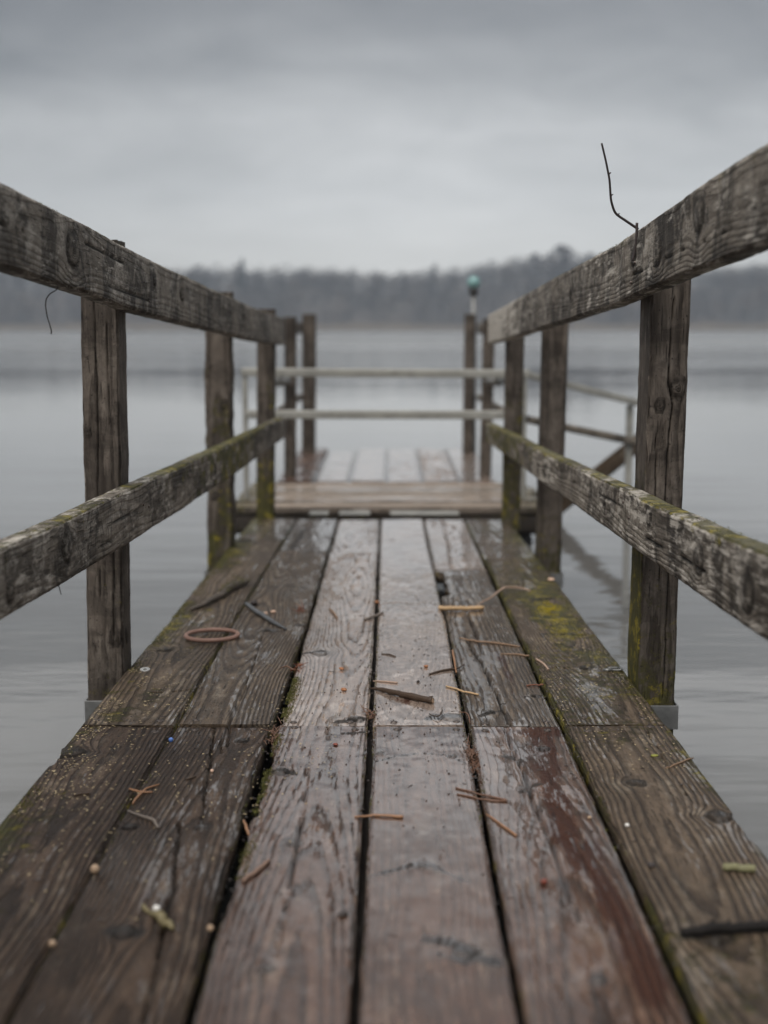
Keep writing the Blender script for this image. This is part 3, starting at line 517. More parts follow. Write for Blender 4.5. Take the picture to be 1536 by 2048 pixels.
WET={1:[.34,.42,.76,.98,.82,.36],2:[.32,.42,.64,1.02,.60,.36],3:[.56,.62,.74,.95,.74,.58]}
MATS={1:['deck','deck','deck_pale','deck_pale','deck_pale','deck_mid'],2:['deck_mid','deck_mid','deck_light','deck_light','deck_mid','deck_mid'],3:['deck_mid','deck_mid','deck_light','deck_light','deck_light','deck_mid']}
LBL={(1,1):'dark mossy left foreground plank',(1,2):'dark split foreground plank',(1,3):'wide grained foreground plank with bitten left edge',(1,4):'glossy wet foreground plank',(1,5):'reddish brown wet foreground plank with a long split',(1,6):'olive mossy right foreground plank with knots',
     (2,4):'glossy wet middle plank',(2,5):'plank split down its middle',(2,6):'right plank spotted with yellow lichen',(2,1):'mossy left plank',(2,2):'ridged grey brown plank',(2,3):'pale grained plank'}
SURF=[[],[],0]
BOARDS={}
def build_board(row,k):
    y0,y1={1:(.35,2.7180),2:(2.7250,J2[k-1]),3:(J2[k-1]+JG[k-1],6.24)}[row]
    if row==3: y1+=RNG.uniform(-.012,.012)
    if row==1: y1-=[.001,.0,.002,.003,.004,.0][k-1]
    if row==2: y0+=[.002,.004,.0,.001,.003,.001][k-1]
    ds=.0065 if row<3 else .012
    S=np.linspace(y0,y1,int((y1-y0)/ds)+1)
    if row==1: # nothing nearer than the frame needs fine steps
        S=np.concatenate([np.arange(.35,1.3,.03),np.linspace(1.3,y1,int((y1-1.3)/ds)+1)])
    g=GAPW[row]
    xl=EDGEL(S) if k==1 else np.interp(S,*GAPX[k-2])+g[k-2]/2
    xr=EDGER(S) if k==6 else np.interp(S,*GAPX[k-1])-g[k-1]/2
    if row==1 and k==6: xr=xr+.002
    if row==2 and k==5: xr=xr-.0
    cx=(xl+xr)/2; W=xr-xl; th=.038
    dz=RNG.uniform(-.0025,.0025)+(.0 if row!=1 else -.001)
    if (row,k)==(2,6): dz=.002
    O=np.stack([cx,S,DZ(S)+dz-th/2],1)
    wl_=float(W.mean()); c0=lambda y:float(np.interp(y,S,cx))
    cracks=[([(x-c0(y),y) for x,y in p],w_) for p,w_ in CRACKS.get((row,k),[])]
    knots=[(0,y,x-c0(y),r_) for (x,y),r_ in KNOTS.get((row,k),[])]
    notches=[]
    if (row,k)==(1,3): notches=[(-1,2.16,2.58,.010),(-1,1.75,2.12,.006)]
    if (row,k)==(2,3): notches=[(-1,2.723,3.02,.010),(-1,3.2,3.5,.006)]
    if (row,k)==(2,5): notches=[(-1,4.25,4.75,.030)]
    if (row,k)==(1,1): notches=[(-1,2.45,2.56,.009)]
    if (row,k)==(1,6): notches=[(1,2.05,2.2,.008)]
    if (row,k)==(2,1): notches=[(-1,3.5,3.9,.008)]
    wet0=WET[row][k-1]
    def fn(V,la,lb,ss,fc):
        x=V[...,0];y=V[...,1]; n=bnoise(x,y,k*7+row*3,5); n2=bnoise(x,y,90+k,16); top=(fc==0)|(fc==4)
        moss=np.zeros_like(x); red=np.zeros_like(x); wet=np.full_like(x,wet0)
        side=1-top*1.
        eL=np.abs(x-np.interp(y,S,xl)); eR=np.abs(x-np.interp(y,S,xr))
        em=np.exp(-np.minimum(eL,eR)/.006)
        moss+= .24*em*sst(n2,.42,.62)+.30*side
        if k==1:
            moss+=(.72*np.exp(-eL/.08)*sst(n,.30,.54)+.34*sst(n2,.40,.62)*np.exp(-eL/.2))*(.66 if row==1 else 1); wet-=.12*np.exp(-eL/.07)
            if row==3: moss+=.15*np.exp(-eL/.05)
        if k==6:
            moss+={1:.34,2:.36,3:.34}[row]*sst(n,.34,.62)+.26*np.exp(-eR/.08)*(row>1)
            if row==2:
                moss+=.95*np.exp(-((y-3.9)/.45)**2)*np.exp(-((x-.46)/.07)**2)*sst(n2,.3,.6)
                wet+=.42*np.exp(-((y-2.95)/.16)**2)*np.exp(-((x-.45)/.03)**2)
            if row==1: moss+=.12*np.exp(-((y-2.35)/.3)**2)
        if k in (2,3) : moss+=.10*sst(n2,.5,.7)*np.exp(-eL/.02)
        if (row,k)==(2,3): moss+=.30*np.exp(-eL/.022)*np.exp(-((y-2.9)/.22)**2)
        if (row,k)==(1,5):
            zr=np.exp(-((x-(.292+.015*np.sin(y*5)))/.036)**2)*sst(y,1.2,1.6); red+=.75*zr+.6*np.exp(-((y-2.68)/.035)**2); wet+=-.42*zr-.2*np.exp(-((y-2.68)/.035)**2)+.1*np.exp(-((x-.19)/.03)**2)
        if (row,k)==(1,2): red+=.22
        if (row,k)==(2,5): zr=np.exp(-((x-.275)/.022)**2)*np.exp(-((y-3.3)/.4)**2); red+=.62*zr; wet-=.15*zr
        if (row,k)==(2,2): red+=.36*np.exp(-((x+.325)/.02)**2)
        if (row,k)==(2,4): red+=.55*np.exp(-((y-2.93)/.06)**2)*np.exp(-((x-.04)/.05)**2)
        pale=np.zeros_like(x)
        if (row,k)==(2,2): pale+=.22*sst(n,.4,.6)
        if (row,k)==(2,1): pale+=.40*np.exp(-((y-3.0)/.22)**2)*np.exp(-((x+.50)/.045)**2)+.28*np.exp(-((y-4.9)/.4)**2)
        if (row,k)==(2,3): pale+=.16
        if row==3: red+=.62*sst(y,6.05,6.2)*sst(n,.35,.6)+.42*sst(n2,.52,.66)*(k in (1,2))
        st=np.zeros_like(x); fr=fbm(x*55,y*26,0,33+k,4)
        for poly,sw_ in STAINS.get((row,k),[]):
            Pq=np.array(poly); d_=np.full_like(x,9.)
            for a,b in zip(Pq[:-1],Pq[1:]):
                ab=b-a; t_=np.clip(((x-a[0])*ab[0]+(y-a[1])*ab[1])/(ab@ab),0,1); d_=np.minimum(d_,np.hypot(x-a[0]-t_*ab[0],(y-a[1]-t_*ab[1])*.8))
            st=np.maximum(st,1.*sst(1.-d_/sw_+(fr-.5)*1.8,.18,.5)*(d_<sw_*1.6))
        for sx,sy in SCREWS:
            if (sy<2.72)==(row==1) and row<3: st=np.maximum(st,.75*np.exp(-((x-sx)/.009)**2-((y-sy)/.016)**2)*sst(fr,.3,.6)+.55*np.exp(-((x-sx)/.005)**2)*np.exp(-np.abs(y-sy)/.03)*sst(fr,.42,.6))
        wet=wet-.35*st
        return dict(moss=moss,wet=wet+(n-.5)*.35,red=red,pale=pale,stain=st*top)
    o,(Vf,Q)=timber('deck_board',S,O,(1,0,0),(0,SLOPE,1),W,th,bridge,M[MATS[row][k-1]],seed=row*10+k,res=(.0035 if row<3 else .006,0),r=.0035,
        pith=(RNG.uniform(-.04,.04),-RNG.uniform(.035,.10)) ,spacing=RNG.uniform(.0062,.0085),knots=knots,cracks=cracks,notches=notches,fn=fn,wob=.0022,coarse=True,endrag=.004)
    if (row,k) in LBL: o['label']=LBL[(row,k)]
    SURF[0].append(Vf); SURF[1].append(Q+SURF[2]); SURF[2]+=len(Vf); BOARDS[(row,k)]=o
for row in (1,2,3):
    for k in range(1,7): build_board(row,k)
BVH=BVHTree.FromPolygons(np.concatenate(SURF[0]).tolist(),np.concatenate(SURF[1]).tolist())
def top(x,y):
    h=BVH.ray_cast(Vector((x,y,.3)),Vector((0,0,-1)),.45)
    z=h[0].z if h[0] is not None else -9
    return z if z>DZ(y)-.02 else DZ(y)-.002
# screws at the plank joint
for x,y in SCREWS:
    row=1 if y<2.72 else 2; k=1+sum(x>np.interp(y,*g) for g in GAPX); z=top(x,y); V=[];F=[]
    for q,(rr,dz) in enumerate(((.0014,-.0012),(.004,.0008),(.0066,.0016),(.0074,.0008),(.0074,-.004))):
        for a in range(12): V.append((x+rr*math.cos(a*math.pi/6),y+rr*math.sin(a*math.pi/6),z+dz))
    for q in range(4):
        for a in range(12): F.append((q*12+a,(q+1)*12+a,(q+1)*12+(a+1)%12,q*12+(a+1)%12))
    F.append(tuple(range(12)))
    link('screw_head',mesh_py('screw_head',V,F),M['screw'],BOARDS[(row,k)])
# under-structure
for x in (-.545,-.03,.475):
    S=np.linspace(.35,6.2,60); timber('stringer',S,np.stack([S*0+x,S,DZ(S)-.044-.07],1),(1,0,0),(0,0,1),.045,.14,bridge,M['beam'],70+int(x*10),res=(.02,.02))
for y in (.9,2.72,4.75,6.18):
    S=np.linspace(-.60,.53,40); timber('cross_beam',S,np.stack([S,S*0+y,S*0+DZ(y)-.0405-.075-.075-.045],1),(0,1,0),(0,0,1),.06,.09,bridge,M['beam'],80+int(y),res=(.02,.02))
# posts: (inner x bottom, inner x top, outward sign, width, y front, depth, z0, z1, seed)
POSTS=[(-.622,-.612,-1,.085,3.20,.10,-.24,.936,1),(-.606,-.597,-1,.098,5.32,.10,-.26,.872,2),(-.519,-.509,-1,.079,6.26,.08,-.135,.822,3),
       (.557,.566,1,.085,3.06,.135,-.24,.918,4),(.560,.573,1,.090,5.20,.10,-.25,.83,5),(.497,.503,1,.077,6.04,.08,-.135,.79,6),
       (-.630,-.622,-1,.088,.75,.10,-.22,1.02,7),(.564,.560,1,.088,.62,.10,-.22,1.05,8)]
PL={1:'dark brown post nearest on the left',4:'grey brown post with two large knots nearest on the right',2:'mossy flaking post second on the left',5:'plain brown post second on the right'}
for xb,xt,sg,wd,yf,dp,z0,z1,sd_ in POSTS:
    S=np.linspace(z0,z1,int((z1-z0)/.009)); xi=xb+(xt-xb)*(S+.1)/(.9); cx=xi+sg*wd/2
    O=np.stack([cx,S*0+yf+dp/2,S],1)
    # axes: A across = +x, B "up" face = front (towards -y)
    kn=[]
    if sd_==4: kn=[(0,.607,.022,.017),(0,.57,-.016,.011),(0,.30,-.012,.009),(0,.31,.03,.012),(2,.2,0,.012)]
    if sd_==1: kn=[(1,.02,.01,.016),(0,.02,.027,.014),(0,.5,-.03,.008)]
    if sd_==2: kn=[(0,.45,.02,.014),(0,.1,-.02,.012)]
    cr=[]
    if sd_ in (1,4,5):
        cr={1:[([(-.012,.80),(-.008,.55),(-.014,.3),(-.010,.12)],.0022),([(.016,.75),(.018,.52)],.0016),([(.022,.33),(.02,-.05)],.0018)],4:[([(.004,.80),(.000,.62),(.012,.57),(.004,.45),(-.002,.18)],.0028),([(-.022,.5),(-.018,.34)],.0015),([(.020,.26),(.016,-.08)],.0022)],5:[([(.01,.6),(.014,.3)],.002)]}[sd_]
    def fnp(V,la,lb,ss,fc,sd_=sd_,z0=z0):
        z=V[...,2]; n=fbm(V[...,0]*14,V[...,1]*14,z*7,sd_+40,4)
        base={1:.22,2:.40,3:.46,4:.52,5:.36,6:.44}.get(sd_,.1)
        m=base*1.2*np.exp(-np.maximum(z+.12,0)/.28)+(.34 if sd_ in(2,3,6) else .06)*sst(n,.45,.65)
        if sd_==4: m=m+.46*((fc==3))*(1-sst(z,.05,.65))
        if sd_==3: m=m+.3*(1-sst(z,.0,.35))
        m=m+.3*sst(z,.85,.95)
        return dict(moss=m,wet=z*0,red=z*0,pale=.26*np.exp(-(wd/2-np.abs(la))/.004)+(.22 if sd_==2 else 0.)*sst(n,.5,.7))
    o,_=timber('post',S,O,(1,0,0),(0,-1,0),wd,dp,bridge,M['post'],100+sd_,res=(.002,.006) if sd_ in (1,4) else (.008,.012),r=.004,pith=(RNG.uniform(-.02,.02),-.03-.02*RNG.random()),spacing=.0075,knots=kn,cracks=cr,fn=fnp,wob=.0028 if sd_!=2 else .008,endrag=.006,vert=True)
    if sd_ in PL: o['label']=PL[sd_]
    if sd_ in (1,2,4,5,7,8):   # galvanised strap with a bolt
        zz={1:-.128,2:-.195,4:-.100,5:-.178}.get(sd_,-.11); V=[];F=[]; t=.004; c=float(np.interp(zz,S,cx)); hh=.055
        box(V,F,(c,yf-t/2-.0015,zz-hh/2),(wd+2*t+.006,t,hh)); box(V,F,(c,yf+dp+t/2+.002,zz-hh/2),(wd+2*t+.006,t,hh))
        box(V,F,(c+sg*(wd/2+t/2+.003),yf+dp/2,zz-hh/2),(t,dp+.002,hh)); me=mesh_py('bracket',V,F,False); br=link('bracket',me,M['galv'],o); bevel(br,.0012,2)
        V=[];F=[]; bx_=c-sg*(wd*.28)
        tube(V,F,[(bx_,yf-t-.009,zz-hh*.55),(bx_,yf-t-.007,zz-hh*.55),(bx_,yf-t+.001,zz-hh*.55)],[.006,.0085,.0085],10); link('bolt',mesh_py('bolt',V,F),M['screw'],o)
# rails (inner face line, top and bottom heights along y)
def rail(name,sgn,Y,X,ZT,ZB,th,y0,y1,knots,cracks_side,seed,fn,label):
    S=np.linspace(y0,y1,int((y1-y0)/.0075)); 
    def ip(A_):
        A_=np.array(A_,float); s0=(A_[1]-A_[0])/(Y[1]-Y[0])
        v=np.interp(S,Y,A_); v=np.where(S<Y[0],A_[0]+s0*(S-Y[0]),v)
        k=np.ones(31)/31; p=np.concatenate([2*v[0]-v[30:0:-1][-15:],v,2*v[-1]-v[-2:-17:-1]]); return np.convolve(p,k,'valid')
    xi,zt,zb=ip(X),ip(ZT),ip(ZB); H=zt-zb
    O=np.stack([xi+sgn*th/2,S,(zt+zb)/2],1)
    return timber(name,S,O,(1,0,0),(0,0,1),th,H,bridge,M['rail'],seed,res=(.0045,.0045),r=.0035,pith=(sgn*.075,RNG.uniform(-.05,.03)),spacing=.0055,knots=knots,cracks=cracks_side,fn=fn,wob=.003,endrag=.006,wav=.007,drift=.03)[0]
def rfn(sgn,mt,myel,far,pl=0.,pe=0.):
    def f(V,la,lb,ss,fc):
        x,y,z=V[...,0],V[...,1],V[...,2]; n=fbm(x*9,y*5,z*9,int(60+sgn*3+mt*10),4); n2=fbm(x*30,y*22,z*30,66,3); tp=(fc==0)|((fc==4)&(lb>0))
        up=np.exp(-(lb.max(1,keepdims=True)-lb)/.02)
        m=mt*tp*(.45+.6*sst(n,.4,.6))+mt*.55*up*sst(n,.38,.6)*(~tp)+.10*sst(n2,.5,.7)
        m=m+myel*np.exp(-((y-far)/.7)**2)*sst(n2,.36,.58)
        dn=np.exp(-(lb-lb.min(1,keepdims=True))/.012)
        p=pl+.30*np.exp(-(lb.max(1,keepdims=True)-lb)/.006)*sst(n2,.3,.6)+.12*dn+pe*sst(y,5.0,5.7)+.26*(fbm(y*2.3,sgn*3,0,int(70+mt*50),3)-.5)-.30*sst(fbm(y*4.5,z*3,sgn,int(75+mt*50),3),.55,.7)
        return dict(moss=m*(1.75 if mt>.35 else 1.4),wet=y*0,red=y*0,pale=p)
    return f
inL,inR=1,3   # faces looking at the walkway: right face of the left rails, left face of the right rails
LTY=[2.22,2.47,2.78,3.18,3.71,4.46,5.25,6.41]; LTX=[-.607,-.599,-.589,-.576,-.559,-.534,-.508,-.471]
rail('handrail',-1,LTY,LTX,[.967,.954,.937,.911,.884,.851,.816,.781],[.838,.823,.807,.779,.756,.727,.694,.661],.04,1.15,6.45,
     [(inL,2.66,.008,.034),(inL,3.42,.02,.014),(inL,3.78,.01,.016),(inL,1.7,.02,.03),(inL,5.0,.02,.02)],[([(-.02,1.3),(-.01,1.9),(.004,2.35)],.003,1),([(.03,2.75),(.026,3.3)],.002,1),([(-.035,2.9),(-.03,3.6)],.002,1)],121,rfn(-1,.30,.0,5.5,.20),'left handrail')['label']='grey left handrail with a large oval knot'
rail('mid_rail',-1,[2.15,2.55,2.75,3.12,4.12,5.35,6.37],[-.6095,-.597,-.590,-.578,-.5455,-.505,-.472],[.397,.387,.384,.379,.366,.350,.333],[.286,.274,.268,.260,.253,.244,.240],.042,1.15,6.4,
     [(inL,2.56,.01,.03),(inL,2.2,-.02,.015),(inL,4.3,0,.016)],[([(.0,2.6),(.008,3.3)],.002,1),([(-.03,2.8),(-.026,3.9)],.002,1)],131,rfn(-1,.42,.55,4.6,.30),'')['label']='left lower rail with moss along its top edge'
rail('handrail',1,[2.02,2.31,2.61,2.93,3.37,4.05,4.79,6.41],[.535,.529,.523,.517,.509,.496,.482,.451],[.999,.984,.964,.944,.922,.895,.862,.798],[.860,.842,.829,.811,.787,.757,.725,.668],.04,1.15,6.42,
     [(inR,2.42,.02,.03),(inR,2.75,-.005,.028),(inR,3.0,.01,.016),(inR,3.9,0,.016),(inR,1.8,-.01,.028)],[([(-.03,2.2),(-.02,2.8),(-.03,3.3)],.0025,3),([(.03,1.4),(.022,2.1)],.003,3)],141,rfn(1,.30,.10,3.0,.34,.45),'')['label']='right handrail with dark blotches and pale streaks'
rail('mid_rail',1,[1.95,2.24,2.80,3.12,3.80,4.73,6.46],[.536,.530,.5195,.5135,.501,.483,.450],[.424,.410,.393,.385,.364,.341,.302],[.300,.292,.280,.274,.262,.247,.219],.042,1.15,6.5,
     [(inR,2.78,.03,.018),(inR,2.35,0,.026),(inR,3.3,.01,.014),(inR,2.05,-.01,.03)],[([(-.012,2.3),(-.02,2.9)],.0022,3),([(.02,2.9),(.012,3.8)],.002,3)],151,rfn(1,.46,.85,5.7,.42),'')['label']='right lower rail with yellow green moss on top'
# nail slots in the rails where they are fixed to the posts
for sgn,pts in ((-1,[(3.30,.845),(3.36,.80),(3.30,.318),(3.24,.33)]),(1,[(2.98,.875),(3.02,.835),(2.98,.335),(3.05,.36)])):
    for y,z in pts:
        x=np.interp(y,LTY,LTX) if sgn<0 else np.interp(y,[2.31,2.93,3.37,4.05],[.529,.517,.509,.496]); V=[];F=[]
        tube(V,F,[(x-sgn*.0035,y,z),(x-sgn*.0030,y,z),(x+sgn*.004,y,z)],[.002,.0034,.0034],8); link('nail_head',mesh_py('nail_head',V,F),M['screw'],bridge)
# ------------------------------------------------------------------ landing platform of cross planks with a pipe barrier
plat=empty('landing_platform',(0,7.2,-.115),'low landing of pinkish cross planks beyond the footbridge, with a grey pipe barrier','landing platform')
for i in range(5):
    y=6.66+.222*i; S=np.linspace(-.76-RNG.uniform(-.01,.012),.75+RNG.uniform(-.01,.03),160)
    timber('deck_board',S,np.stack([S,S*0+y+.106,S*0-.115-.019+RNG.uniform(-.003,.003)],1),(0,-1,0),(0,0,1),.204-.004*(i%2),.038,plat,M['deck_far'],160+i,res=(.008,.02),coarse=True,r=.004,
        fn=lambda V,la,lb,ss,fc,i=i: dict(wet=V[...,0]*0+[.3,.5,.35,.55,.4][i],moss=.45*sst(np.abs(V[...,0]),.45,.74)+.14,red=la*0,stain=.75*np.exp(-((np.abs(la)-.1)/.028)**2),pale=V[...,0]*0+[.05,.34,.1,.42,.2][i]))
for y in (6.69,7.72):
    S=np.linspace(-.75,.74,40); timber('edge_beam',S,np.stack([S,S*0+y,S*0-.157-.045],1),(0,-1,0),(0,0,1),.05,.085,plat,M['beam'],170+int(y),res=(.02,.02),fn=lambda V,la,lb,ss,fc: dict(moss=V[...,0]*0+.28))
for x0,x1 in ((-.375,-.285),(-.235,-.09),(.005,.33)):  # added pale plates stand in for bright water gleaming through the slit
    V=[];F=[]; box(V,F,((x0+x1)/2,6.55,-.128),(x1-x0,.11,.006)); bevel(link('water_gleam_plate',mesh_py('water_gleam_plate',V,F,False),M['pipe'],plat),.002)
for x in (-.6,.6):
    V=[];F=[]; tube(V,F,[(x,6.75,-.30),(x,7.7,-.30)],.10,14); link('float',mesh_py('float',V,F),M['blackpaint'],plat)
def pipes(name,segs,mat,parent,label=None):
    V=[];F=[]
    for a,b,s in segs:
        d=Vector(b)-Vector(a); box(V,F,(Vector(a)+Vector(b))/2,(s[0],d.length,s[1]),d.to_track_quat('Y','Z'))
    o=link(name,mesh_py(name,V,F,False),mat,parent); bevel(o,.006,2)
    if label: o['label']=label
    return o
Yb=6.98
pipes('barrier_rail',[((-.735,Yb,.520),(.70,Yb,.511),(.045,.042))],M['pipe'],plat,'upper bar of the pipe barrier')
pipes('barrier_rail',[((-.715,Yb,.311),(.68,Yb,.308),(.045,.042))],M['pipe'],plat,'lower bar of the pipe barrier')
pipes('barrier_leg',[((-.716,Yb,-.114),(-.716,Yb,.498),(.026,.026))],M['pipe'],plat)
pipes('barrier_leg',[((.672,Yb,-.114),(.672,Yb,.489),(.026,.026))],M['pipe'],plat)
pipes('side_rail',[((.70,7.0,.503),(1.285,7.2,.355),(.038,.035))],M['pipe'],plat,'grey pipe sloping down to the right')
S=np.linspace(.69,1.29,60); timber('side_board',S,np.stack([S,6.995+(S-.69)*.34,.284-(S-.69)*.222],1),(-.32,.947,0),(.2,0,.98),.03,.04,plat,M['rail'],181,res=(.01,.01))
pipes('side_leg',[((1.238,7.21,-1.0),(1.238,7.21,.345),(.035,.035))],M['pipe'],plat)
S=np.linspace(0,1,60); P0=np.array((.80,7.62,-.34));P1=np.array((1.33,7.34,.16)); dv=P1-P0; dv/=np.linalg.norm(dv); upv=np.cross(np.cross(dv,(0,1,0)),dv); upv/=np.linalg.norm(upv)
upv=np.array((-.69,.1,.72)); upv-=dv*(upv@dv); upv/=np.linalg.norm(upv)
timber('diagonal_board',S*np.linalg.norm(P1-P0),P0+(P1-P0)*S[:,None],np.cross(dv,upv),upv,.030,.085,plat,M['deck_mid'],182,res=(.01,.01))
# ------------------------------------------------------------------ jetty beyond
jet=empty('jetty',(0,8.9,-.112),'old narrow jetty of wet grey planks with four leaning posts beyond the landing','jetty')
xs=np.linspace(-.635,.605,7)
for i in range(6):
    y1=9.93+RNG.uniform(-.05,.03)-(.22 if i==1 else 0); S=np.linspace(7.80,y1,150); cx=(xs[i]+xs[i+1])/2
    timber('deck_board',S,np.stack([S*0+cx,S,S*0-.112-.02+RNG.uniform(-.003,.003)],1),(1,0,0),(0,0,1),(xs[1]-xs[0])-.016-(.02 if i==1 else 0),.038,jet,M['deck_light' if i else 'deck_pale'],190+i,res=(.008,.02),coarse=True,r=.004,
        fn=lambda V,la,lb,ss,fc,i=i: dict(wet=V[...,0]*0+[.5,.95,1.1,.8,.6,.85][i]+.5*(fbm(V[...,0]*9,V[...,1]*5,0,i,3)-.5),moss=.2*sst(V[...,1],9.5,9.9),red=V[...,0]*0+(.3 if i==0 else .1)))
for x in (-.55,.52):
    S=np.linspace(7.82,9.8,40); timber('stringer',S,np.stack([S*0+x,S,S*0-.152-.06],1),(1,0,0),(0,0,1),.05,.12,jet,M['beam'],200+int(x*9),res=(.02,.02))
for (xb,xt,y,wd,z1,s_) in ((-.571,-.562,8.0,.066,.80,1),(-.556,-.546,9.6,.092,.831,2),(.560,.577,8.1,.066,.79,3),(.544,.551,9.6,.072,.831,4)):
    S=np.linspace(-.6 if y>9 else -.4,z1,90); cx=xb+(xt-xb)*(S+.1)/.9
    timber('post',S,np.stack([cx,S*0+y+wd/2,S],1),(1,0,0),(0,-1,0),wd,wd,jet,M['post'],210+s_,res=(.01,.012),pith=(.01,-.03),fn=lambda V,la,lb,ss,fc: dict(moss=.25*(1-sst(V[...,2],-.1,.3))+.25*sst(V[...,2],.72,.82)))
for sg,x0,x1 in ((-1,-.575,-.56),(1,.60,.565)):
    for z0,z1,hh in ((.735,.735,.075),(.27,.262,.04)):
        S=np.linspace(7.9,9.72,60); timber('rail',S,np.stack([np.interp(S,[7.9,9.72],[x0+sg*.045,x1+sg*.06]),S,np.interp(S,[7.9,9.72],[z0,z1])],1),(1,0,0),(0,0,1),.035,hh,jet,M['rail'],220+sg+int(z0*10),res=(.01,.01))
for x,y in ((-.605,7.96),(.63,8.06)):
    V=[];F=[]; tube(V,F,[(x-.08,y-.02,.44),(x+.05,y-.02,.44)],.024,12); tube(V,F,[(x-.015,y-.02,.41),(x-.015,y-.02,.50)],.03,12); link('pipe_clamp',mesh_py('pipe_clamp',V,F),M['galv'],jet)
# marker pole with a teal ball
mk=empty('marker_pole',(.585,9.72,-.11),'thin grey pole topped with a teal ball, standing at the right end of the jetty','marker pole')
V=[];F=[]; tube(V,F,[(.588,9.72,-.9),(.585,9.72,.2),(.580,9.72,.97)],[.021,.021,.019],12); link('pole',mesh_py('pole',V,F),M['galv'],mk)
def ball(c,rx,rz,nu=20,nv=12,nz=0.,zcut=None):
    V=[];F=[]
    for j in range(nv+1):
        ph=math.pi*j/nv
        for i in range(nu):
            th=2*math.pi*i/nu; q=1+nz*(random.random()-.5); V.append((c[0]+rx*math.sin(ph)*math.cos(th)*q,c[1]+rx*math.sin(ph)*math.sin(th)*q,c[2]+rz*math.cos(ph)*q))
    for j in range(nv):
        for i in range(nu): F.append((j*nu+i,(j+1)*nu+i,(j+1)*nu+(i+1)%nu,j*nu+(i+1)%nu))
    return V,F
V,F=ball((.580,9.72,1.045),.044,.044); link('ball',mesh_py('ball',V,F),M['teal'],mk)
V=[];F=[]; tube(V,F,[(.580,9.72,.955),(.580,9.72,.985),(.580,9.72,1.008)],[.022,.034,.030],14); link('socket',mesh_py('socket',V,F),M['blackpaint'],mk)
# ------------------------------------------------------------------ things lying on the planks
def local(name,V,F,mat,label,cat,smooth=True,group=None):
    A_=np.array(V); c=A_.mean(0); c[2]=A_[:,2].min(); me=mesh_py(name,(A_-c),F,smooth); o=bpy.data.objects.new(name,me); COL.objects.link(o); o.location=c; me.materials.append(mat)
    return tag(o,label,cat,group)
for i,(name,label,cat,m,pts,rad,lift) in enumerate(TWIGS):
    n=max(8,len(pts)*5); P,t=resample(pts,n); rr=np.interp(t,np.linspace(0,1,len(rad)),rad)
    mx_=max(rad); nz=(fbm(t*9,i*3.1,0,i,3)-.5)*mx_*.9; nx=(fbm(t*7,i*5.1,0,i+50,3)-.5)*mx_*1.2
    d=P[-1]-P[0]; d/=np.linalg.norm(d); nrm=np.array((-d[1],d[0])); P=P+nrm*nx[:,None]
    zs=np.array([top(*p) for p in P]); 
    # rigid: rest on the highest spots
    zz=np.maximum.accumulate(zs) if False else np.interp(t,[0,1],[max(zs[:n//2]),max(zs[n//2:])])
    z=np.maximum(zs*.35+zz*.65,zs)+rr*.9+np.abs(nz)*.4
    if lift: z=z+np.sin(t*np.pi)*.006*lift
    if label.startswith('orange needle standing'): z=z+t[::-1]*.018
    if 'splintered' in label: rr=rr*(1+.25*(fbm(t*14,3,0,5,3)-.5))
    V=[];F=[]; tube(V,F,[(p[0],p[1],q) for p,q in zip(P,z)],list(rr),9 if mx_>.004 else 6,jit=.10 if mx_>.004 else .03)
    big=m in('bark','bark_moss','twig','black_stick') and mx_>.0015
    if big:   # side knobs and a broken spur or two
        for q in range(2 if mx_<.004 else 3):
            k=random.randrange(2,n-2); p=Vector((P[k][0],P[k][1],z[k])); dr=Vector((nrm[0]*random.choice((-1,1)),nrm[1],.35)).normalized()*rr[k]
            tube(V,F,[p,p+dr*1.5,p+dr*2.3+Vector((d[0],d[1],0))*rr[k]*.6],[rr[k]*.5,rr[k]*.4,rr[k]*.2],6)
    o=local(name,V,F,M[m],label,cat)
    if 'splintered' in label:
        e=P[-1]; V=[];F=[]; ed=Vector((d[0],d[1],0))
        for q in range(16):
            a=random.uniform(0,6.28); r0=rr[-1]*random.uniform(.1,.85); c=Vector((e[0],e[1],z[-1]))+Vector((-d[1],d[0],0))*math.cos(a)*r0+Vector((0,0,1))*math.sin(a)*r0
            tube(V,F,[c-ed*.006,c+ed*random.uniform(.0005,.004)],[.0016,.0006],5)
        me=mesh_py('splinters',np.array(V)-np.array(o.location),F); s_=bpy.data.objects.new('splinters',me); COL.objects.link(s_); me.materials.append(M['tan']); s_.parent=o
    if m=='bark_moss':
        V=[];F=[]
        for q in range(420):
            u=random.uniform(.5,1); k=min(n-1,int(u*n)); c=Vector((P[k][0],P[k][1],z[k]))+Vector((random.gauss(0,1),random.gauss(0,1),abs(random.gauss(0,1))))*rr[k]*.75; e=c+Vector((random.gauss(0,.004),random.gauss(0,.004),random.uniform(.001,.006)))
            b=len(V); s=Vector((random.gauss(0,.0012),random.gauss(0,.0012),.0005)); V+= [tuple(c-s),tuple(c+s),tuple(e)]; F.append((b,b+1,b+2))
        me=mesh_py('moss_tuft',np.array(V)-np.array(o.location),F,False); s_=bpy.data.objects.new('moss_tuft',me); COL.objects.link(s_); me.materials.append(M['moss']); s_.parent=o
